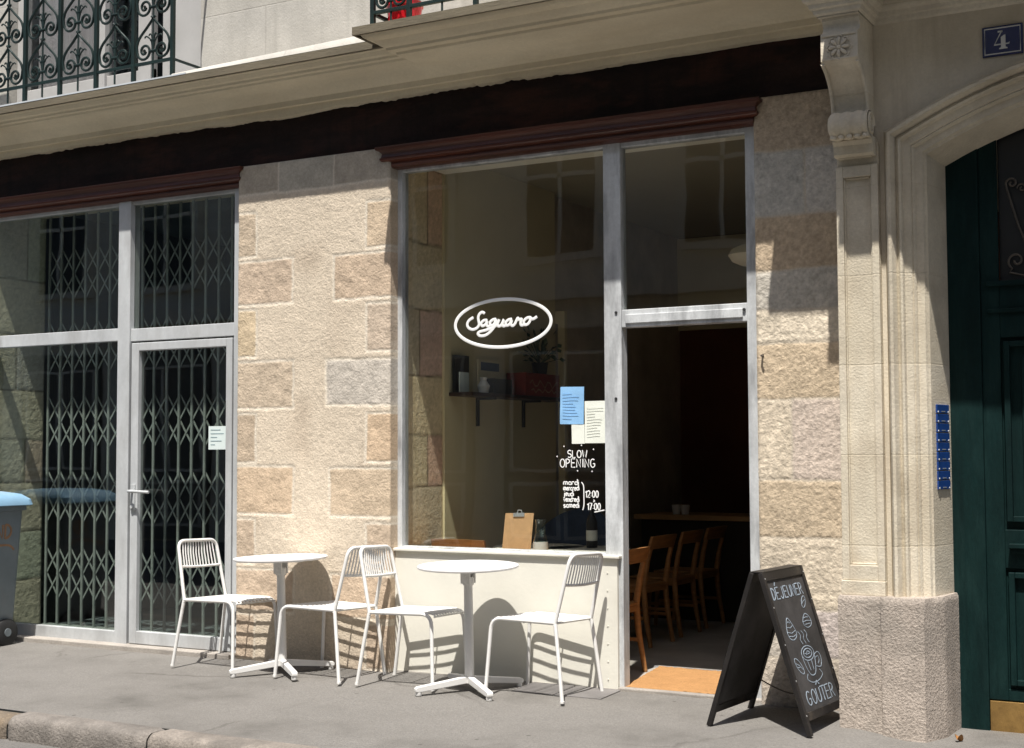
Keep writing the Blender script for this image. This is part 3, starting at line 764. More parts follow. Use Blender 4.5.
# raised rims of the S curve
for x in (-2.079,-1.899):
    cb.tube([(x, y-.004, z) for y, z in prof[12:27]], .010, 8)
co = build('corbel', cb, M['lime_carved'], B, smooth=35)
vo = MB()        # volute drum with flutes
nu = 28; nv = 40
def vp(i, j):
    t = i/(nu-1); x = -2.082 + .206*t; a = 2*PI*j/(nv-1)
    r = .070 + .009*abs(math.sin(t*PI*3.5)) - .006*(1 if t in (0,1) else 0)
    r += .006*math.cos(2*a)
    return (x, 7.165 + r*math.cos(a), 3.125 + r*1.02*math.sin(a))
vo.grid(nu, nv, vp)
for x in (-2.082,-1.876):
    vo.add([(x, 7.165+.066*math.cos(2*PI*k/24), 3.125+.066*math.sin(2*PI*k/24)) for k in range(24)], [tuple(range(24))])
    vo.tube([(x, 7.165+(.062-.045*k/40)*math.cos(2*PI*k/18), 3.125+(.062-.045*k/40)*math.sin(2*PI*k/18)) for k in range(41)], .007, 8)
for t in range(5):     # scalloped lower lip
    x = -2.062+.042*t; vo.lathe([(.0,0),(.016,.006),(.02,.018),(.012,.03),(0,.034)], (x,7.125,3.045), 10, capb=False)
sub('volute', vo, M['lime_carved'], co, smooth=50)
ro = MB(); rc = Vector((-1.989,6.998,3.50))
for k in range(8):
    a = 2*PI*k/8; u = Vector((math.cos(a),0,math.sin(a))); ww = Vector((-math.sin(a),0,math.cos(a)))
    pts = [rc+u*(.008+.046*t)+Vector((0,-.010*math.sin(t*PI),0)) for t in (0,.25,.5,.75,1)]
    ro.tube(pts, [.004,.007,.010,.010,.005], 8, flat=(Vector((0,-1,0)),.7))
    ro.tube([rc+u*.055+ww*.016, rc+u*.066, rc+u*.055-ww*.016], .005, 6)
ro.lathe([(.0,.0),(.012,.002),(.010,.012),(0,.016)], rc, 12, rot=Matrix.Rotation(R(90),3,'X'), capb=False)
for a in ((-2.078,-1.90,3.438,3.446),(-2.078,-1.90,3.561,3.569)): ro.box(a[0],a[1],6.993,7.0,a[2],a[3])
sub('rosette', ro, M['lime_carved'], co, smooth=50)
h = MB(); h.tube([(-2.62,7.59,1.975),(-2.62,7.555,1.97),(-2.605,7.545,1.962)], .006, 8)
build('wall_hook', h, M['iron'], B, smooth=40)

# ---- carriage door
dd = MB(); yd = 7.625
dd.box(-1.66,-1.435,yd-.012,yd+.07,-.06,3.4)
for mx in (0,1):
    def X(x): return x if not mx else 2*XC-x
    def bx(x0,x1,y0,y1,z0,z1):
        a, b = sorted((X(x0),X(x1))); dd.box(a,b,y0,y1,z0,z1)
    if mx: bx(-1.66,-1.435,yd-.012,yd+.07,-.06,3.4)
    bx(-1.435,-.455,yd+.02,yd+.05,-.06,2.17)
    bx(-1.435,-1.34,yd,yd+.02,.14,3.4); bx(-.54,-.455,yd,yd+.02,.14,3.4)
    bx(-1.34,-.54,yd,yd+.02,2.17,2.30); bx(-1.40,-.5,yd-.022,yd,2.29,2.318); bx(-1.40,-.5,yd-.018,yd,2.15,2.172)
    bx(-1.34,-.54,yd,yd+.02,.14,.20); bx(-1.34,-.54,yd,yd+.02,.82,1.02); bx(-1.315,-.56,yd-.05,yd,.925,.95); bx(-1.305,-.57,yd-.03,yd,.90,.925)
    bx(-1.34,-.54,yd,yd+.02,2.02,2.17)
    for z0, z1 in ((.22,.80),(1.06,2.0)):
        bx(-1.325,-1.295,yd-.014,yd+.02,z0,z1); bx(-.585,-.555,yd-.014,yd+.02,z0,z1); bx(-1.295,-.585,yd-.014,yd+.02,z0,z0+.03); bx(-1.295,-.585,yd-.014,yd+.02,z1-.03,z1)
        bx(-1.24,-.64,yd+.004,yd+.02,z0+.08,z1-.08)
cd = build('carriage_door', dd, M['green'], B, bev=.004)
kp_ = MB(); kp_.box(-1.432,-.46,yd-.006,yd+.018,-.05,.135); kp_.box(-.44,.53,yd-.006,yd+.018,-.05,.135)
sub('kick_plate', kp_, M['brass'], cd, bev=.002)
gp = MB(); gp.box(-1.34,.44,yd+.04,yd+.05,2.31,3.4)
sub('transom_glass', gp, M['blackp'], cd)
gy = yd+.005
def sp2(cx, cz, r0, turns, sgn, a0, n=26):
    return [(cx+sgn*(r0*(1-.8*k/(n-1)))*math.cos(a0+turns*2*PI*k/(n-1)), gy, cz+(r0*(1-.8*k/(n-1)))*math.sin(a0+turns*2*PI*k/(n-1))) for k in range(n)]
for cx in (-1.165,-.715,-.185,.265):
    gr = MB()
    gr.tube([(cx+.006*math.sin(k*1.2), gy, 2.32+.5*k/30) for k in range(31)], .006, 8)
    for s in (-1,1):
        gr.tube([(cx, gy, 2.40),(cx+s*.05, gy, 2.34),(cx+s*.12, gy, 2.36)]+sp2(cx+s*.085, 2.42, .045, 1.2, s, -PI/3), .006, 8)
        gr.tube([(cx, gy, 2.42),(cx+s*.07, gy, 2.60),(cx+s*.125, gy, 2.80)]+sp2(cx+s*.10, 2.83, .03, 1.2, s, 0), .006, 8)
        gr.tube(sp2(cx+s*.05, 2.80, .025, 1.2, s, 0), .005, 8)
    sub('iron_grille', gr, M['iron'], cd, smooth=50)

# ---- railings on the cornice
def spiral(c, u, w, r0, turns, a0, sgn, n=24):
    return [c + (u*math.cos(a0+sgn*turns*2*PI*k/(n-1)) + w*math.sin(a0+sgn*turns*2*PI*k/(n-1)))*(r0*(1-.82*k/(n-1))) for k in range(n)]
def scroll_bay(x0, x1, y, z0, z1):
    mb = MB(); U = Vector((1,0,0)); Wv = Vector((0,0,1)); cx = (x0+x1)/2; hw = (x1-x0)/2; r = .0098
    nt = 3; th = (z1-z0)/nt
    for t in range(nt):
        b = z0 + t*th
        for s in (-1,1):
            c0 = Vector((cx+s*hw*.48, y, b+hw*.46)); rr = hw*.40
            sp_ = spiral(c0, U*s, Wv, rr, 1.45, 0, -1)
            # stem from the outer rim up across to the other post side
            top_ = Vector((cx - s*hw*.10, y, b+th*1.02))
            stem = [top_, Vector((cx + s*hw*.30, y, b+th*.80)), Vector((cx + s*hw*.78, y, b+th*.55)), Vector((cx+s*hw*.93, y, b+hw*.62))]
            mb.tube([Vector(q) for q in smoothline(stem, 4)][:-1] + sp_, r, 6)
            mb.tube([c0+Vector((0,0,0)), c0+Vector((.001,0,.0))], .016, 8)
            for k, an in enumerate((62, 80)):
                e = Vector((cx + s*math.cos(R(an))*th*.42, y, b+hw*.42+math.sin(R(an))*th*.40))
                m_ = Vector((cx + s*math.cos(R(an))*th*.12, y, b+hw*.42+math.sin(R(an))*th*.26))
                mb.tube([Vector(q) for q in smoothline([Vector((cx,y,b+hw*.30)), m_, e, e+Vector((s*.018,0,-.012))], 3)], [.008]+[.006]*8+[.004], 6)
        mb.tube([(cx,y,b-.12 if t == 0 else b),(cx,y,b+th)], .0075, 6)
        mb.tube([(cx-hw*.18,y,b+hw*.42),(cx+hw*.18,y,b+hw*.42)], .012, 6)
        mb.tube([(cx-hw*.14,y,b+th*.47),(cx+hw*.14,y,b+th*.47)], .009, 6)
    return mb
yr = 7.32
posts = [-6.83-.37*k for k in range(0, 9)]
rm = MB()
for x in posts:
    rm.box(x-.014,x+.014,yr-.014,yr+.014,4.055,5.25); rm.box(x-.03,x+.03,yr-.03,yr+.03,4.056,4.066)
rm.box(posts[-1],posts[0],yr-.010,yr+.010,4.20,4.222); rm.box(posts[-1],posts[0],yr-.018,yr+.018,5.18,5.21)
rm.box(-6.839,-6.821,yr,7.74,4.203,4.219); rm.box(-6.839,-6.821,yr,7.74,5.18,5.20)
rl = build('railing', rm, M['rail'], B, bev=.002)
for k in range(len(posts)-1):
    sub('scrollwork', scroll_bay(posts[k+1]+.014, posts[k]-.014, yr, 4.222, 5.18), M['rail'], rl, smooth=60)
yr2 = 7.06
posts2 = [-4.935,-4.665,-4.19,-3.72,-3.25,-2.78]
rm = MB()
for x in posts2:
    rm.box(x-.014,x+.014,yr2-.014,yr2+.014,4.045,5.25); rm.box(x-.034,x+.034,yr2-.034,yr2+.034,4.047,4.056)
rm.box(posts2[0],posts2[-1],yr2-.012,yr2+.012,4.15,4.172); rm.box(posts2[0],posts2[-1],yr2-.018,yr2+.018,5.18,5.21)
rm.box(-4.947,-4.923,yr2,7.74,4.15,4.17); rm.box(-4.947,-4.923,yr2,7.74,5.18,5.20)
rl2 = build('railing', rm, M['rail'], B, bev=.002)
for k in range(len(posts2)-1):
    sub('scrollwork', scroll_bay(posts2[k]+.014, posts2[k+1]-.014, yr2, 4.172, 5.18), M['rail'], rl2, smooth=60)
pt = MB(); pt.lathe([(.085,0),(.092,.004),(.112,.17),(.12,.175),(.12,.20),(.108,.205),(.10,.18),(.0,.17)], (-4.82,7.24,4.052), 32)
setp(build('flower_pot', pt, M['red'], smooth=40), 'glossy red flower pot on the balcony behind the green railing', 'flower pot')

# ------------------------------------------------------------------ house plate, nameplates
pq = empty('house_number_plate', (-1.246,7.30,3.513), 'dark blue enamel house number plate reading 4 above the carriage door', 'house number')
p = MB(); p.box(-1.345,-1.147,7.288,7.299,3.436,3.592); build('plate', p, M['navy'], pq, bev=.004)
p = MB()
q = [(-1.332,3.449),(-1.16,3.449),(-1.16,3.579),(-1.332,3.579)]
p.tube([(x,7.287,z) for x, z in q], .0035, 6, closed=True)
def ply(poly): p.prism([(x,z) for x, z in poly], lambda x, z, y: (x, y, z), 7.2845, 7.2885)
ply([(-1.262,3.470),(-1.222,3.470),(-1.222,3.475),(-1.231,3.479),(-1.231,3.541),(-1.238,3.541),(-1.253,3.530),(-1.253,3.479),(-1.262,3.475)])
ply([(-1.288,3.491),(-1.254,3.4915),(-1.254,3.4975),(-1.283,3.497),(-1.2455,3.562),(-1.252,3.562)])
ply([(-1.230,3.4915),(-1.2135,3.492),(-1.2115,3.503),(-1.217,3.4975),(-1.230,3.4975)])
ply([(-1.2675,3.556),(-1.2445,3.556),(-1.2445,3.5635),(-1.2675,3.5635)])
build('number', p, M['enamelw'], pq)
pq.location.x += .010; pq.location.z -= .016
# nameplates on the splayed reveal
a = Vector((-1.642,7.365,0)); b_ = Vector((-1.60,7.60,0)); uu = (b_-a).normalized(); nn = Vector((uu.y,-uu.x,0)); cen = a.lerp(b_,.54)+nn*.004
np_ = empty('nameplate_column', (cen.x,cen.y,1.23), 'narrow column of small blue nameplates fixed beside the green door', 'nameplates')
for k in range(9):
    z = 1.252 + .0495*k
    p = MB(); p.obox((cen.x,cen.y,z), uu, nn, Vector((0,0,1)), .078, .005, .0225); pl_ = build('nameplate', p, M['bluep'], np_, bev=.002)
    s = MB()
    for e in (-1,1): s.lathe([(.006,0),(.0055,.003),(0,.004)], Vector((cen.x,cen.y,z-.016))+uu*.066*e+nn*.005, 8, rot=nn.to_track_quat('Z','Y').to_matrix(), capb=False)
    s.obox(Vector((cen.x,cen.y,z-.013))+nn*.0055, uu, nn, Vector((0,0,1)), .022, .0008, .0025)
    sub('screw', s, M['screw'], pl_)

# ------------------------------------------------------------------ papers on the glass
def sheet(name, x0, x1, z0, z1, y, m, label, cat, tilt=0, curl=.004, group=None):
    mb = MB(); cx, cz = (x0+x1)/2, (z0+z1)/2
    for off in (0, .0012):
        def fn(i, j):
            a = (x0-cx)+(x1-x0)*i/8; bq = (z0-cz)+(z1-z0)*j/10
            ca, sa = math.cos(tilt), math.sin(tilt)
            wv = curl*abs(nz(Vector((a*9+x0*7, bq*9, 3))))
            return (cx+a*ca-bq*sa, y-wv-off, cz+a*sa+bq*ca)
        mb.grid(9, 11, fn)
    return setp(build(name, mb, m, smooth=60), label, cat, group)
sheet('paper_sheet', -3.962,-3.80,1.602,1.832, 7.684, M['bluepaper'], 'light blue paper sheet taped to the cafe window', 'paper', -.02)
sheet('paper_sheet', -3.795,-3.648,1.485,1.742, 7.6855, M['paper'], 'larger off white paper sheet taped in the corner beside the window post', 'paper', .0)
sheet('paper_sheet', -3.885,-3.797,1.482,1.60, 7.6862, M['paper'], 'small white paper sheet taped under the blue one', 'paper', .01)
def lines(parent, x0, x1, z0, z1, n, y, m, seed):
    rn_ = random.Random(seed); p = MB()
    for k in range(n):
        z = z1-(z1-z0)*(k+.5)/n; p.box(x0, x0+(x1-x0)*rn_.uniform(.45,1), y-.0006, y, z-.0015, z+.0015)
    build('print_lines', p, m, parent)
M['inkblue'] = mat('blue_ink', (.19,.40,.66), .8, .05, 8); M['inkgrey'] = mat('grey_ink', (.64,.655,.595), .8, .05, 8)
shs = [o for o in COL.objects if o.name.startswith('paper_sheet')]
lines(shs[0], -3.945,-3.82,1.63,1.80,9, 7.6785, M['inkblue'], 1)
lines(shs[1], -3.78,-3.665,1.52,1.71,11, 7.680, M['inkgrey'], 2)
nb = empty('door_notice', (-6.64,7.63,1.54), 'pale printed notice stuck on the glass of the shuttered shop door', 'notice')
p = MB(); p.box(-6.745,-6.568,7.6295,7.632,1.46,1.625); build('notice_sheet', p, M['notice'], nb)
p = MB()
for k, (xx, l) in enumerate(((.02,.09),(.02,.12),(.02,.06),(.02,.10),(.02,.04))): p.box(-6.745+xx,-6.745+xx+l,7.6283,7.6294,1.595-.026*k,1.601-.026*k)
build('print_lines', p, M['ink'], nb)

# ------------------------------------------------------------------ folding gates in the shut shop
def gate(x0, x1, label):
    t = empty('folding_gate', ((x0+x1)/2,8.16,.03), label, 'security gate', 'folding gates behind the shop glass')
    bars = MB(); n = int(round((x1-x0)/.132)); dx = (x1-x0)/n
    for k in range(n+1):
        x = x0+dx*k; bars.box(x-.010,x+.010,8.15,8.162,.06,3.41)
    build('upright_bars', bars, M['gate'], t)
    for zc in (.47,1.09,1.69,2.30,2.90):
        la = MB()
        for k in range(n):
            for q in (0,1):
                za = zc-.20+.20*q; x = x0+dx*k
                for s in (0,1):
                    p0 = Vector((x, 8.164+.004*s, za if not s else za+.20)); p1 = Vector((x+dx, 8.164+.004*s, za+.20 if not s else za))
                    d_ = (p1-p0); ln = d_.length; d_.normalize(); la.obox((p0+p1)/2, d_, Vector((0,1,0)), d_.cross(Vector((0,1,0))), ln/2, .0018, .007)
        build('lattice_straps', la, M['gate'], t)
    for z0, z1 in ((.028,.06),(3.41,3.445)):
        tr = MB(); tr.box(x0-.02,x1+.02,8.145,8.20,z0,z1); build('track', tr, M['gate'], t)
gate(-8.93,-7.98,'dark green metal folding gate behind the wide shop window')
gate(-7.90,-6.60,'dark green metal folding gate behind the shop door')

# ------------------------------------------------------------------ chairs and tables on the pavement
def rounded(pts, rad, n=6):
    P = [Vector(p) for p in pts]; out = [P[0]]
    for i in range(1, len(P)-1):
        a = (P[i-1]-P[i]); b = (P[i+1]-P[i]); r = min(rad, a.length*.45, b.length*.45); a.normalize(); b.normalize()
        p0 = P[i]+a*r; p2 = P[i]+b*r
        for k in range(n+1):
            t = k/n; out.append(p0*(1-t)**2 + P[i]*2*t*(1-t) + p2*t*t)
    out.append(P[-1]); return out
CH_L = ['white metal chair in front of the shuttered shop door, facing the table','white metal chair in front of the stone pier, its back to another chair',
        'white metal chair where stone pier meets cream panel, facing the table under the sign','white metal chair alone in front of the cream panel next to the open cafe door']
def make_chair():
    t = empty('bistro_chair', (0,0,0), CH_L[0], 'chair', 'white metal chairs on the pavement', world=False)
    fr = MB(); hw = .2; r = .0115; sh = .445; HTP = .825
    def back(z):   # x of the upright at height z
        return -.195 - (z-sh)*.235
    for s in (-1,1):
        y = s*hw
        fr.tube(rounded([(.262,s*.228,.0),(.236,s*.208,sh),(-.195,s*.204,sh-.006)], .07), r, 10)
        fr.tube([(-.262,s*.228,.0),(-.23,s*.216,.225),(-.197,s*.204,sh-.01)], r, 10)
    fr.tube(rounded([(-.193,-.204,sh-.02),(back(HTP),-.184,HTP),(back(HTP),.184,HTP),(-.193,.204,sh-.02)], .06, 8), r, 10)
    fr.tube([(-.190,-.204,sh-.006),(-.190,.204,sh-.006)], .009, 8)
    for s in (-1,1):
        for x in (.262,-.262): fr.tube([(x,s*.228,.0),(x,s*.228,.012)], .0135, 8)
    build('frame', fr, M['white'], t, smooth=45)
    bk = MB(); zb = .655; hw = .192
    low = [(back(zb)-.016*math.sin(PI*(k/10)), -hw+.006+(2*hw-.012)*k/10, zb-.006*math.sin(PI*k/10)) for k in range(11)]
    bk.tube(low, .0085, 8)
    for k in range(1, 13):
        tt = k/13; y = -hw+.012+(2*hw-.024)*tt; d = -.016*math.sin(PI*tt)
        bk.tube([(back(zb)+d,y,zb),(back(.74)+d*.9,y*.98,.74),(back(.822)+d*.1,y*.93,.822)], .0048, 6)
    build('backrest', bk, M['white'], t, smooth=45)
    se = MB(); hw = .2
    for k in range(11):
        y = -.178+.0356*k
        se.tube([(-.19,y,.440),(-.06,y,.435),(.08,y,.437),(.17,y,.445),(.215,y,.447),(.240,y,.441),(.250,y,.430)], .0056, 6)
    se.tube([(.02,-.2,.431),(.02,.2,.431)], .005, 6)
    se.tube([(.250,-hw+.004,.430),(.250,hw-.004,.430)], .006, 6)
    build('seat', se, M['white'], t, smooth=35)
    return t
ch0 = make_chair()
spots = [(-6.31,7.325,-1),(-5.415,7.285,176.5),(-4.80,7.305,4),(-3.895,7.325,176)]
for k, (x, y, a) in enumerate(spots):
    o = ch0 if k == 0 else copy_tree(ch0)
    o.location = (x, y, zg(x,y)+.002); o.rotation_euler = (R(-1.5),0,R(a)) if 90 > a else (R(1.5),0,R(a)); o['label'] = CH_L[k]
TB_L = ['round white bistro table in front of the stone pier', 'round white bistro table in front of the cream panel']
def make_table():
    t = empty('bistro_table', (0,0,0), TB_L[0], 'table', 'white bistro tables on the pavement', world=False)
    tp = MB(); tp.lathe([(0,.728),(.27,.728),(.298,.732),(.304,.738),(.304,.745),(.300,.748),(0,.748)], n=64, capb=False); build('tabletop', tp, M['white_top'], t, smooth=30)
    c = MB(); c.tube([(0,0,.05),(0,0,.68)], [.029,.026], 20); build('column', c, M['white'], t, smooth=40)
    b = MB(); b.box(-.032,.032,-.035,-.026,.64,.722); b.box(-.032,.032,.026,.035,.64,.722); b.box(-.16,.16,-.03,.03,.716,.728); b.tube([(0,-.045,.675),(0,.045,.675)], .008, 8); b.lathe([(.033,.63),(.036,.64),(.036,.672),(.03,.68)], n=20)
    build('tilt_bracket', b, M['white'], t, smooth=35)
    for k in range(4):
        a = R(-38.5+90*k); d = Vector((math.cos(a),math.sin(a),0)); nn_ = Vector((-d.y,d.x,0)); l = MB()
        pr = [(0,.050),(.30,.022),(.338,.022),(.343,.03),(.343,.044),(.33,.052),(0,.092)]
        l.prism(pr, lambda x, z, w_: d*x+nn_*w_+Vector((0,0,z)), -.018, .018)
        lo = build('leg', l, M['white'], t, bev=.004)
        f_ = MB(); f_.lathe([(.017,.0),(.019,.005),(.017,.024)], d*.32, 14); sub('foot', f_, M['white'], lo, smooth=40)
    return t
tb0 = make_table()
for k, (x, y, a, tx, ty) in enumerate([(-5.765,7.245,0,.4,-1.3),(-4.35,7.235,0,1.6,.2)]):
    o = tb0 if k == 0 else copy_tree(tb0)
    o.location = (x, y, zg(x,y)+.002); o.rotation_euler = (R(tx),R(ty),R(a)); o['label'] = TB_L[k]

# ------------------------------------------------------------------ chalkboard
ab = empty('a_frame_chalkboard', (-2.435,7.165,.008), 'black folding chalkboard with chalk lettering and a steaming cup, standing open beside the cafe door', 'chalkboard')
AX = Vector((math.cos(R(86)), math.sin(R(86)), 0)); BX = Vector((AX.y, -AX.x, 0))   # along the width / towards the front panel
C0 = Vector((-2.425,7.185,.006)); HWB = .275; HT = .80; SB = .275
def side(sgn, name):
    def pt(u, v, n=0):    # u across 0..1, v up 0..1, n outwards
        base = C0 + BX*sgn*SB; topp = C0 + BX*sgn*.022 + Vector((0,0,HT))
        up = (topp-base); nrm = (BX*sgn*HT + Vector((0,0,SB-.022))).normalized()
        uu_ = (u-.5)*2*HWB
        return base + up*v + AX*uu_ + nrm*n
    nrm = (BX*sgn*HT + Vector((0,0,SB-.022))).normalized(); upv = ((C0+BX*sgn*.022+Vector((0,0,HT)))-(C0+BX*sgn*SB)).normalized()
    def slab(mb, u0, u1, v0, v1, n0, n1):
        vs = [pt(u, v, n) for u in (u0,u1) for v in (v0,v1) for n in (n0,n1)]
        mb.add(vs, [(0,1,3,2),(4,6,7,5),(0,4,5,1),(2,3,7,6),(0,2,6,4),(1,5,7,3)])
    fr = MB()
    slab(fr, 0,.055,0,1,-.012,.014); slab(fr, .945,1,0,1,-.012,.014); slab(fr, .055,.945,.945,1.0,-.010,.012); slab(fr, .055,.945,.085,.135,-.010,.012)
    fo = build(name, fr, M['board'], ab, bev=.003)
    pn_ = MB(); slab(pn_, .053,.947,.133,.947,-.004,.004)
    po = sub('chalk_surface', pn_, M['slatebd'], fo)
    for u in (.027,.973):
        for v in (.12,.33,.55,.78,.96):
            sc = MB(); sc.tube([pt(u,v,.014), pt(u,v,.0165)], .004, 6); sub('frame_screw', sc, M['screw'], fo)
    return fo, pt, nrm
ff, ptf, nf = side(1, 'front_board'); fb, ptb, nb_ = side(-1, 'back_board')
hg = MB()
for u in (.15,.85):
    hg.tube([ptf(u-.05,1.0,.004), ptf(u+.05,1.0,.004)], .008, 8); hg.tube([ptb(u-.05,1.0,.004), ptb(u+.05,1.0,.004)], .008, 8)
hg.obox(C0+Vector((0,0,HT+.004)), AX, BX, Vector((0,0,1)), HWB*.98, .035, .003)
build('hinge_rail', hg, M['board'], ab)
chn = MB()
chn.tube([ptf(.96,.22,-.014).lerp(ptb(.04+.92,.22,-.014), k/12) + Vector((0,0,-.06*math.sin(PI*k/12))) for k in range(13)], .004, 6)
build('stay_cord', chn, M['iron'], ab)
# chalk drawing: coordinates across (0..1) and up (0..1) of the board, aspect corrected
AR = .848/(2*HWB)
def tch(x, y): return ptf(x, y, .0052)
def ring(cx, cy, rx, ry, n=22, rot=0): return [(cx+rx*math.cos(a)*math.cos(rot)-ry*math.sin(a)*math.sin(rot)/1.0, cy+(ry*math.sin(a)*math.cos(rot)+rx*math.cos(a)*math.sin(rot))/1.0) for a in [2*PI*k/(n-1) for k in range(n)]]
def wordb(txt, x, y, w_, h_):
    n_ = sum(ADV.get(ch,.7) for ch in txt)-.15; s = w_/n_; out = []
    for ch in txt:
        out += [[(x+p*s, y+q*h_) for p, q in st] for st in F[ch]]; x += ADV.get(ch,.7)*s
    return out
bold = wordb('DEJEUNER', .12,.825,.74,.072) + [[(.225,.908),(.25,.93)]]
bold += wordb('GOUTER', .19,.165,.68,.085) + [[(.48,.268),(.525,.292),(.565,.268)]]
dm = MB(); strokes(dm, bold, tch, nf, .0042, .3)
fine = []
# cake slice, cupcake, beans
CK = len(fine)
fine += [smoothline([(.22,.60),(.24,.66),(.30,.725),(.36,.68),(.41,.60),(.38,.555),(.30,.54),(.24,.56),(.22,.60)], 4), [(.25,.65),(.31,.64),(.37,.655)], [(.23,.61),(.31,.595),(.40,.61)], [(.24,.575),(.32,.565),(.39,.575)], [(.28,.685),(.30,.695),(.33,.68)]]
fine += [smoothline([(.62,.66),(.66,.70),(.72,.725),(.78,.70),(.81,.655),(.78,.62),(.70,.605),(.64,.625),(.62,.66)], 4), [(.63,.66),(.71,.665),(.80,.655)], [(.66,.69),(.71,.695),(.76,.69)], [(.66,.635),(.71,.635),(.77,.635)]]
fine = fine[:CK] + [[(.5+(x-.5)*1.08, .635+(y-.635)*.74) for x, y in st_] for st_ in fine[CK:]]
fine += [ring(.79,.775,.065,.028,18,.4), [(.74,.765),(.79,.78),(.84,.785)]]
fine += [ring(.24,.405,.085,.036,18,-.5), [(.18,.425),(.24,.41),(.30,.38)], [(.20,.40),(.25,.395)]]
for x in (.46,.54,.62): fine.append(smoothline([(x-.02,.605),(x+.015,.58),(x-.015,.555),(x+.015,.525)], 4))
fine += [ring(.52,.465,.15,.045,26), ring(.52,.465,.10,.028,20), [(.47,.455),(.52,.478),(.57,.47)], [(.45,.468),(.50,.458),(.58,.462)]]
fine += [smoothline([(.37,.455),(.39,.39),(.45,.335),(.56,.335),(.63,.39),(.67,.455)], 4), smoothline([(.66,.445),(.76,.455),(.80,.415),(.74,.365),(.63,.375)], 4), smoothline([(.67,.425),(.73,.43),(.74,.405),(.69,.385)], 3)]
fine += [smoothline([(.38,.345),(.34,.315),(.44,.288),(.60,.29),(.72,.318),(.68,.35)], 4), [(.46,.42),(.48,.36)], [(.56,.42),(.55,.36)]]
strokes(dm, fine, tch, nf, .0027, .3)
sub('chalk_drawing', dm, M['chalk'], ff, smooth=60)

# ------------------------------------------------------------------ door mat, ground plates
dmx = MB()
def dmp(i, j):
    f_ = j/50; xa = -3.535-.125*f_; xb = -2.74+.14*f_; x = xa+(xb-xa)*i/60; y = 7.655+.82*f_
    return (x, y, .040+.006*nz(Vector((x*90,y*90,0)))+.003*nz(Vector((x*7,y*7,0))))
dmx.grid(61, 51, dmp); dmx.add([(-3.535,7.655,.030),(-2.74,7.655,.030),(-2.60,8.475,.030),(-3.66,8.475,.030),(-3.535,7.655,.040),(-2.74,7.655,.040)], [(0,1,5,4),(0,3,2,1)])
setp(build('door_mat', dmx, M['mat'], smooth=60), 'orange brown coir mat inside the open cafe doorway', 'door mat')
st = MB(); st.box(-3.70,-2.60,8.48,8.50,.0285,.040); build('floor_strip', st, M['screw'], B)
for x0, x1, lb in ((-4.12,-3.84,'dark slate ground plate under the chair by the cream panel, nearer the table'),(-3.83,-3.53,'dark slate ground plate at the foot of the cream panel beside the doorway')):
    p = MB(); z = zg(x0,7.45)
    p.add([(x0,7.33,zg(x0,7.33)+.006),(x1,7.33,zg(x1,7.33)+.006),(x1,7.615,zg(x1,7.615)+.006),(x0,7.615,zg(x0,7.615)+.006),(x0,7.33,-.03),(x1,7.33,-.03),(x1,7.615,-.03),(x0,7.615,-.03)], [(0,1,2,3),(4,7,6,5),(0,4,5,1),(1,5,6,2),(2,6,7,3),(3,7,4,0)])
    setp(build('ground_plate', p, M['slate'], bev=.002), lb, 'ground plate', 'slate plates at the foot of the panel')

lf = MB(); lz = zg(-1.53,7.3)+.012
lf.grid(5, 7, lambda i, j: (-1.530+.020*(i-2)/2*math.sin(PI*(j+.3)/6.6)+.01*j/6, 7.27+.05*j/6, lz+.012*abs(i-2)/2+.018*math.sin(j*.9)))
setp(build('dry_leaf', lf, M['wood'], smooth=60), 'small dry brown leaf on the ground between the granite plinth and the green door', 'leaf')
# ------------------------------------------------------------------ wheelie bin
bn = empty('wheelie_bin', (-8.25,7.2,zg(-8.2,7.2)), 'grey wheeled rubbish bin with a light blue lid by the shuttered shop', 'rubbish bin')
zb = zg(-8.2,7.2)
p = MB()
def rr(x0,x1,y0,y1,z,r=.05):
    out = []
    for cx, cy, a0 in ((x1-r,y1-r,0),(x0+r,y1-r,90),(x0+r,y0+r,180),(x1-r,y0+r,270)):
        for k in range(6): a = R(a0+90*k/5); out.append((cx+r*math.cos(a), cy+r*math.sin(a), z))
    return out
lev = [(-8.55,-8.06,6.98,7.42,.09,.05),(-8.56,-8.05,6.97,7.43,.11,.05),(-8.60,-7.99,6.93,7.46,1.00,.06),(-8.61,-7.985,6.925,7.465,1.0,.06),(-8.63,-7.965,6.905,7.48,1.005,.06),(-8.63,-7.965,6.905,7.48,1.05,.06)]
rings = [rr(a,b,c_,d_,z+zb,r) for a,b,c_,d_,z,r in lev]; m = len(rings[0])
vs = [q for r_ in rings for q in r_]; fs = [tuple(range(m-1,-1,-1)), tuple(m*(len(rings)-1)+k for k in range(m))]
for i in range(len(rings)-1):
    for k in range(m): fs.append((i*m+k, i*m+(k+1)%m, (i+1)*m+(k+1)%m, (i+1)*m+k))
p.add(vs, fs); build('body', p, M['binbody'], bn, smooth=35)
p = MB()
lev = [(-8.645,-7.925,6.885,7.49,1.04,.06),(-8.65,-7.915,6.88,7.495,1.045,.06),(-8.645,-7.925,6.885,7.49,1.085,.07),(-8.60,-7.98,6.93,7.45,1.125,.08),(-8.50,-8.08,7.02,7.36,1.145,.08)]
rings = [rr(a,b,c_,d_,z+zb,r) for a,b,c_,d_,z,r in lev]
vs = [q for r_ in rings for q in r_]; fs = [tuple(range(m-1,-1,-1)), tuple(m*(len(rings)-1)+k for k in range(m))]
for i in range(len(rings)-1):
    for k in range(m): fs.append((i*m+k, i*m+(k+1)%m, (i+1)*m+(k+1)%m, (i+1)*m+k))
p.add(vs, fs); build('lid', p, M['binlid'], bn, smooth=40)
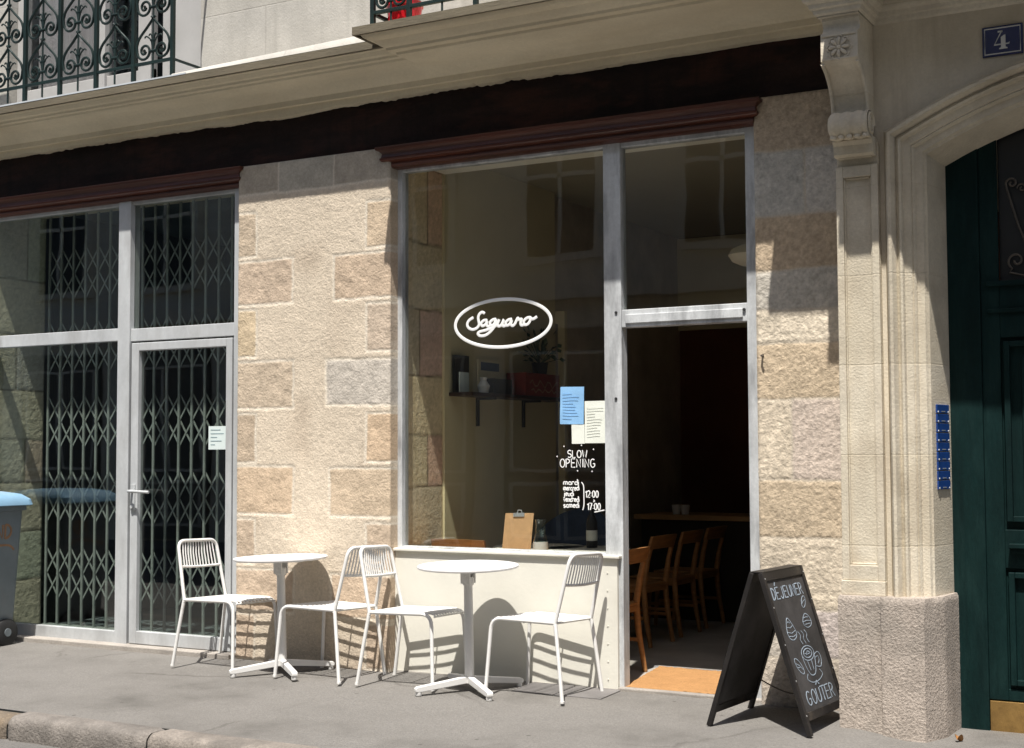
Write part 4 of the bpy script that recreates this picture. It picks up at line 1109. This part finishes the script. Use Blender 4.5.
for yy in (7.06, 7.33):
    for sx in (0,1):
        xx = (-8.035,-8.575)[sx]
        p = MB(); p.lathe([(.03,-.022),(.088,-.022),(.10,-.014),(.10,.014),(.088,.022),(.03,.022)], (xx,yy,zb+.10), 28, rot=Matrix.Rotation(R(90),3,'Y'))
        wo = build('wheel', p, M['dark'], bn, smooth=35)
        p = MB(); p.lathe([(.0,-.026),(.03,-.026),(.035,.0),(.03,.026),(.0,.026)], (xx,yy,zb+.10), 16, rot=Matrix.Rotation(R(90),3,'Y'), capb=False)
        sub('hub', p, M['binbody'], wo, smooth=40)
p = MB()
def tbn(y, z):
    return Vector((-8.05+.06*(z-.11)/.89+.0015, y, z+zb))
strokes(p, word('ND', 7.20, .80, .10, 1.1), tbn, Vector((1,0,0)), .010, .2)
strokes(p, [smoothline([(7.02,.71),(7.20,.745),(7.32,.745),(7.37,.71)], 5)], tbn, Vector((1,0,0)), .008, .2)
build('orange_marking', p, M['orange'], bn)
bn.location.x -= .40

# ------------------------------------------------------------------ inside the cafe
def make_wchair():
    t = empty('wooden_chair', (0,0,0), 'x', 'chair', 'wooden chairs inside the cafe', world=False)
    for s in (-1,1):
        l = MB(); l.tube([(-.225,s*.19,0),(-.185,s*.185,.25),(-.17,s*.18,.45),(-.20,s*.18,.64),(-.245,s*.18,.82)], [.016,.02,.023,.019,.016], 10); build('back_leg', l, M['wood'], t, smooth=45)
        l = MB(); l.tube([(.215,s*.19,0),(.19,s*.185,.44)], [.015,.021], 10); build('front_leg', l, M['wood'], t, smooth=45)
    se = MB(); se.prism([(-.19,-.19),(.22,-.215),(.22,.215),(-.19,.19)], lambda x, y, z: (x, y, z), .445, .468); build('seat', se, M['wood'], t, bev=.008)
    b = MB()
    def bkp(i, j):
        y = -.205+.41*(i%17)/16; cur = -.03*(1-(y/.205)**2)
        zz = .735+.10*j; th = .011 if i >= 17 else -.011
        return (-.222-.03*j+cur+th, y, zz+.006*math.cos(y*7))
    vs = [bkp(i, j) for j in (0,1) for i in range(34)]; fs = []
    for i in range(16):
        fs += [(i,i+1,34+i+1,34+i),(17+i,51+i,51+i+1,17+i+1),(i,17+i,17+i+1,i+1),(34+i,34+i+1,51+i+1,51+i)]
    fs += [(0,34,51,17),(16,33,67,50)]
    b.add(vs, fs); build('backrest', b, M['wood'], t, smooth=40)
    f_ = MB(); f_.box(-.17,.19,-.185,-.165,.405,.445); f_.box(-.17,.19,.165,.185,.405,.445); f_.box(.17,.19,-.165,.165,.405,.445); f_.box(-.185,-.165,-.165,.165,.405,.445)
    f_.box(-.19,.2,-.183,-.167,.2,.225); f_.box(-.19,.2,.167,.183,.2,.225)
    build('apron', f_, M['wood'], t, bev=.003)
    return t
wc0 = make_wchair()
wl = [('wooden chair just inside the open door, nearest the mat',-3.90,8.10,181),('wooden chair second from the doorway in the row inside',-4.30,9.50,178),('wooden chair third from the doorway in the row inside',-4.33,10.12,180),
      ('wooden chair farthest back in the dim row inside',-4.36,10.72,180),('light wooden chair whose back shows low in the cafe window beside the stone reveal',-4.88,8.22,90)]
for k, (lb, x, y, a) in enumerate(wl):
    o = wc0 if k == 0 else copy_tree(wc0); o.location = (x, y, .03); o.rotation_euler = (0,0,R(a)); o.scale = (1,1,.95 if k < 4 else .985); o['label'] = lb
def rtable(x, y, lb, r=.32):
    t = empty('cafe_table', (x,y,.03), lb, 'table', 'round tables inside the cafe')
    p = MB(); p.lathe([(0,.725),(r-.01,.725),(r,.732),(r,.745),(r-.006,.75),(0,.75)], (x,y,.03), 48, capb=False); build('tabletop', p, M['panel'], t, smooth=30)
    p = MB(); p.tube([(x,y,.05),(x,y,.755)], .028, 14); build('column', p, M['blackp'], t, smooth=40)
    p = MB(); p.lathe([(.21,0),(.21,.012),(.05,.03),(.03,.05)], (x,y,.03), 32); build('base', p, M['blackp'], t, smooth=30)
rtable(-4.62,8.62,'round pale cafe table behind the clipboard in the window')
rtable(-4.30,8.98,'round pale cafe table beside the row of wooden chairs, under the wine bottle') if False else rtable(-4.22,8.55,'round pale cafe table nearer the door post, carrying the dark bottle',.30)
p = MB(); bx_, by_ = -4.20, 8.60
p.lathe([(.0,.0),(.036,.002),(.038,.01),(.038,.17),(.030,.205),(.014,.235),(.013,.29),(.016,.292),(.016,.305),(0,.305)], (bx_,by_,.781), 24, capb=False)
bo = empty('bottle', (bx_,by_,.781), 'dark bottle with a white label on the table inside the window', 'bottle')
build('glass_body', p, M['blackp'], bo, smooth=40)
p = MB(); p.lathe([(.0386,.05),(.0386,.12)], (bx_,by_,.781), 24, capb=False); build('bottle_label', p, M['paper'], bo, smooth=40)
# clipboard and carafe on the ledge
cl = empty('clipboard', (-4.365,7.86,.79), 'brown hardboard menu clipboard leaning upright inside the cafe window', 'clipboard')
ax = Vector((1,0,.02)).normalized(); az = Vector((0,.20,1)).normalized(); ay = ax.cross(az)
p = MB(); p.obox(Vector((-4.372,7.85,.79))+az*.128, ax, az, ay, .104, .128, .0025); build('board', p, M['cork'], cl, bev=.001)
p = MB(); p.obox(Vector((-4.372,7.845,.79))+az*.245, ax, az, ay, .04, .012, .006); p.tube([Vector((-4.39,7.85,.79))+az*.255, Vector((-4.385,7.85,.79))+az*.275, Vector((-4.36,7.85,.79))+az*.275, Vector((-4.355,7.85,.79))+az*.255], .004, 6); build('clip', p, M['screw'], cl, smooth=30)
ca = empty('water_carafe', (-4.20,7.86,.79), 'clear glass water carafe standing beside the clipboard', 'carafe')
p = MB(); p.lathe([(.0,.0),(.045,.002),(.048,.012),(.046,.08),(.032,.13),(.030,.19),(.036,.215),(.034,.215),(.028,.19),(.030,.13),(.043,.08),(.044,.014),(0,.01)], (-4.20,7.86,.791), 28, capb=False); build('glass_body', p, M['glassj'], ca, smooth=50)
p = MB(); p.lathe([(.0492,.02),(.0475,.075)], (-4.20,7.86,.791), 28, capb=False); build('carafe_label', p, M['enamelw'], ca, smooth=40)
# upholstered chair
ac = empty('armchair', (-4.72,9.25,.03), 'dark navy tub armchair in the shade behind the cafe window', 'armchair')
p = MB()
def acp(i, j):
    a = R(-20+220*i/30); th = (.0,.0,.05,.05,.0)[j]; z = (.25,.95,.98,.95,.25)[j]*(.75+.25*math.sin(a)); rr_ = .33-(.0,.0,.03,.07,.07)[j]
    return (-4.72+rr_*math.cos(a), 9.25+rr_*math.sin(a), .03+max(.25,z))
p.grid(31, 5, acp); build('shell', p, M['navyfab'], ac, smooth=60)
p = MB(); p.lathe([(0,.28),(.27,.28),(.28,.32),(.28,.42),(.25,.46),(0,.47)], (-4.72,9.25,.03), 28, capb=False); build('seat_cushion', p, M['navyfab'], ac, smooth=40)
for k in range(4):
    a = R(45+90*k); p = MB(); p.tube([(-4.72+.2*math.cos(a),9.25+.2*math.sin(a),.32),(-4.72+.26*math.cos(a),9.25+.26*math.sin(a),.03)], [.018,.011], 8); build('leg', p, M['blackp'], ac, smooth=40)
# wall shelf and what stands on it
ws_ = empty('wall_shelf', (-5.02,8.95,1.84), 'dark wooden wall shelf on iron brackets, seen through the cafe window', 'shelf')
p = MB(); p.box(-5.118,-4.93,8.24,9.72,1.822,1.848); build('board', p, M['walnut'], ws_, bev=.003)
for yy in (8.62,9.30):
    p = MB(); p.box(-5.119,-5.100,yy-.012,yy+.012,1.62,1.822); p.box(-5.10,-4.96,yy-.008,yy+.008,1.806,1.822); build('bracket', p, M['blackp'], ws_)
def thing_mesh(name, mb, m, lb, cat, **k): return setp(build(name, mb, m, **k), lb, cat)
cr = empty('red_crate', (-5.01,9.27,1.849), 'red painted crate with pale lettering on the wall shelf', 'crate')
p = MB(); p.box(-5.10,-4.935,9.02,9.56,1.849,2.02); build('box', p, M['redcrate'], cr, bev=.004)
p = MB()
strokes(p, [[(-4.934,9.08+.44*k/11, 1.94+.028*math.sin(k*1.9)) for k in range(12)],[(-4.934,9.10+.40*k/11, 1.89+.016*math.sin(k*2.3)) for k in range(12)]], lambda *q: Vector(q), Vector((1,0,0)), .006, .3)
build('lettering', p, M['orange'], cr)
pf = empty('picture_frame', (-5.06,8.34,1.849), 'small dark picture frame leaning at the end of the shelf by the stone reveal', 'picture')
p = MB(); p.box(-5.10,-5.085,8.26,8.46,1.849,2.11); build('frame', p, M['blackp'], pf)
p = MB(); p.box(-5.0845,-5.082,8.275,8.445,1.865,2.095); build('print', p, M['walldark'], pf)
p = MB(); p.box(-5.06,-5.05,8.28,8.40,1.849,1.99); thing_mesh('card', p, M['notice'], 'pale green card standing in front of the dark picture frame on the shelf', 'card')
pc = empty('picture_frame', (-5.06,8.77,1.849), 'pale landscape print leaning on the shelf beside the red crate', 'picture')
p = MB(); p.box(-5.105,-5.09,8.60,8.92,1.90,2.10); build('frame', p, M['wallin'], pc)
p = MB(); p.box(-5.0895,-5.087,8.63,8.89,2.02,2.08); build('print', p, M['navyfab'], pc)
p = MB(); p.box(-5.08,-4.98,8.62,8.90,1.849,1.96); thing_mesh('book_stack', p, M['walldark'], 'dark stack of books under the landscape print', 'books', bev=.004)
p = MB(); p.lathe([(0,0),(.035,.0),(.045,.05),(.02,.09),(.03,.11),(0,.11)], (-4.99,8.50,1.849), 18, capb=False); thing_mesh('white_jug', p, M['enamelw'], 'small white jug on the shelf before the picture frames', 'jug', smooth=40)
pp_ = empty('potted_plant', (-5.02,9.40,2.021), 'small leafy plant in a dark pot on top of the red crate', 'plant')
p = MB(); p.lathe([(0,0),(.05,0),(.065,.09),(.055,.09),(0,.08)], (-5.02,9.40,2.021), 20, capb=False); build('pot', p, M['pot'], pp_, smooth=40)
p = MB(); rn = random.Random(3)
for k in range(70):
    a = rn.uniform(0,2*PI); l = rn.uniform(.08,.30); el = rn.uniform(.2,1.4)
    d_ = Vector((math.cos(a)*math.cos(el)*.6, math.sin(a)*math.cos(el), math.sin(el))); b0 = Vector((-5.02,9.40,2.10))+d_*l; s_ = d_.cross(Vector((rn.random(),rn.random(),rn.random()))).normalized()*.022
    e_ = d_*.075+Vector((0,0,-.02)); p.add([b0-s_*.2, b0+e_*.5+s_, b0+e_, b0+e_*.5-s_], [(0,1,2,3)])
    if k % 5 == 0: p.tube([(-5.02,9.40,2.10), b0], .003, 5)
build('foliage', p, M['leaf'], pp_, fixn=False)
# inner door frame and poster on the far wall
p = MB(); p.box(-5.10,-5.04,9.853,9.90,.03,2.45); p.box(-5.90,-5.04,9.853,9.90,2.45,2.55)
thing_mesh('door_frame', p, M['wallin'], 'pale inner door frame at the far end of the shelf wall', 'door frame')
po_ = empty('poster', (-5.3,12.58,2.1), 'dark framed poster with pale panels on the back wall of the cafe', 'poster')
p = MB(); p.box(-6.15,-5.75,12.56,12.595,1.5,2.5); build('frame', p, M['blackp'], po_)
p = MB(); p.box(-6.05,-5.85,12.555,12.56,1.7,2.0); p.box(-6.05,-5.85,12.555,12.56,2.1,2.2); build('print', p, M['wallin'], po_)
# counter with cups, back shelf
ct = empty('counter', (-3.5,11.3,.03), 'dark bar counter with a pale wooden top at the back of the cafe', 'counter')
p = MB(); p.box(-4.9,-2.6,11.0,11.5,.03,.86); build('body', p, M['walldark'], ct)
p = MB(); p.box(-4.95,-2.55,10.95,11.55,.86,.90); build('top', p, M['woodpale'], ct, bev=.004)
for k, x in enumerate((-4.62,-4.54)):
    p = MB(); p.lathe([(0,0),(.03,0),(.04,.08),(.034,.08),(0,.01)], (x,11.1,.901), 16, capb=False); setp(build('cup', p, M['enamelw'], smooth=40), 'small pale cup on the bar counter', 'cup', 'cups on the bar counter')
sh = empty('bottle_shelf', (-3.3,12.5,1.5), 'dim wall shelves behind the bar counter', 'shelf')
for z in (1.45,1.80): 
    p = MB(); p.box(-4.4,-2.6,12.3,12.59,z,z+.03); build('board', p, M['walnut'], sh)
for k in range(10):
    x = -4.2+.16*k; z = 1.831 if k % 2 else 1.481
    p = MB(); p.lathe([(0,0),(.035,0),(.035,.13),(.012,.18),(.012,.24),(0,.24)], (x,12.42,z), 14, capb=False); setp(build('bottle', p, M['pot'] if k % 3 else M['glassj'], smooth=40), 'dim bottle on the shelves behind the bar counter', 'bottle', 'bottles behind the bar')
# pendant lamp
pl2 = empty('pendant_lamp', (-3.12,8.75,2.70), 'white opal pendant lamp hanging behind the pane above the cafe door', 'lamp')
p = MB(); p.lathe([(0,-.075),(.06,-.068),(.12,-.04),(.145,.0),(.12,.04),(.06,.068),(.0,.075)], (-3.10,8.75,2.72), 32, capb=False); build('shade', p, M['lamp'], pl2, smooth=60)
p = MB(); p.tube([(-3.10,8.75,2.79),(-3.10,8.75,3.5)], .004, 6); build('cord', p, M['blackp'], pl2)

# ------------------------------------------------------------------ the street side behind the camera (seen as reflections)
OB = empty('opposite_building', (-4,-2.8,0), 'rendered building across the street, seen only as a reflection in the shop glass', 'building')
ww_ = MB(); ww_.box(-30,20,-3.4,-2.6,-.1,11)
ob = build('wall', ww_, M['opp'], OB)
fr_ = MB(); gl_ = MB(); dr = MB()
for k in range(-7, 6):
    x = -4.2+2.5*k
    for z0, z1 in ((4.3,6.6),(7.6,9.6)):
        fr_.box(x-.70,x+.70,-2.6,-2.5,z0-.12,z1+.15); gl_.box(x-.55,x+.55,-2.5,-2.49,z0,z1)
        fr_.box(x-.03,x+.03,-2.49,-2.46,z0,z1); fr_.box(x-.55,x+.55,-2.49,-2.46,(z0+z1)/2-.03,(z0+z1)/2+.03)
    dr.box(x-.95,x+.95,-2.6,-2.52,0,3.2)
    for a in (-.85,.03):
        for z0, z1 in ((.2,1.0),(1.15,2.9)):
            fr_.box(x+a,x+a+.82,-2.52,-2.505,z0,z0+.05); fr_.box(x+a,x+a+.82,-2.52,-2.505,z1-.05,z1); fr_.box(x+a,x+a+.05,-2.52,-2.505,z0+.05,z1-.05); fr_.box(x+a+.77,x+a+.82,-2.52,-2.505,z0+.05,z1-.05)
fr_.box(-30,20,-2.6,-2.3,3.6,3.85)
build('window_frame', fr_, M['opp'], OB); build('window_glass', gl_, M['blackp'], OB); build('shopfront_joinery', dr, M['oppdoor'], OB)

# ------------------------------------------------------------------ camera, sun, sky
cam = bpy.data.cameras.new('camera'); co_ = bpy.data.objects.new('camera', cam); COL.objects.link(co_)
yaw, pit, rol = R(-29.25), R(3.21), R(-.235)
fwd = Vector((math.sin(yaw)*math.cos(pit), math.cos(yaw)*math.cos(pit), math.sin(pit)))
right = Vector((math.cos(yaw), -math.sin(yaw), 0)); up = right.cross(fwd)
r2 = right*math.cos(rol)+up*math.sin(rol); u2 = -right*math.sin(rol)+up*math.cos(rol)
co_.matrix_world = Matrix(((r2.x,u2.x,-fwd.x,0),(r2.y,u2.y,-fwd.y,0),(r2.z,u2.z,-fwd.z,1.43),(0,0,0,1)))
cam.sensor_width = 36; cam.lens = 1400/1024*36; cam.clip_end = 500; cam.clip_start = .05
scene.camera = co_
sd_ = Vector((-.27, 1, -2.3)).normalized()
sl = bpy.data.lights.new('sun', 'SUN'); sl.energy = 4.2; sl.angle = R(.53); sl.color = (1,.962,.905)
so = bpy.data.objects.new('sun', sl); COL.objects.link(so); so.rotation_euler = sd_.to_track_quat('-Z','Y').to_euler(); so.location = (0,0,15)
wd_ = bpy.data.worlds.new('World'); scene.world = wd_; wd_.use_nodes = True
N = wd_.node_tree.nodes; L = wd_.node_tree.links
sk = N.new('ShaderNodeTexSky'); sk.sky_type = 'NISHITA'; sk.sun_disc = False; sk.dust_density = 2.0; sk.ozone_density = .6; sk.air_density = .9
sk.sun_elevation = math.asin(-sd_.z); sk.sun_rotation = math.atan2(-sd_.x, -sd_.y)
L.new(sk.outputs[0], N['Background'].inputs[0]); N['Background'].inputs[1].default_value = .085
vs_ = scene.view_settings; vs_.view_transform = 'Standard'; vs_.look = 'None'; vs_.gamma = 1; vs_.use_curve_mapping = False; vs_.exposure = .85
scene.cycles.max_bounces = 8; scene.cycles.transparent_max_bounces = 12; scene.cycles.use_denoising = True
scene.cycles.sample_clamp_indirect = 6
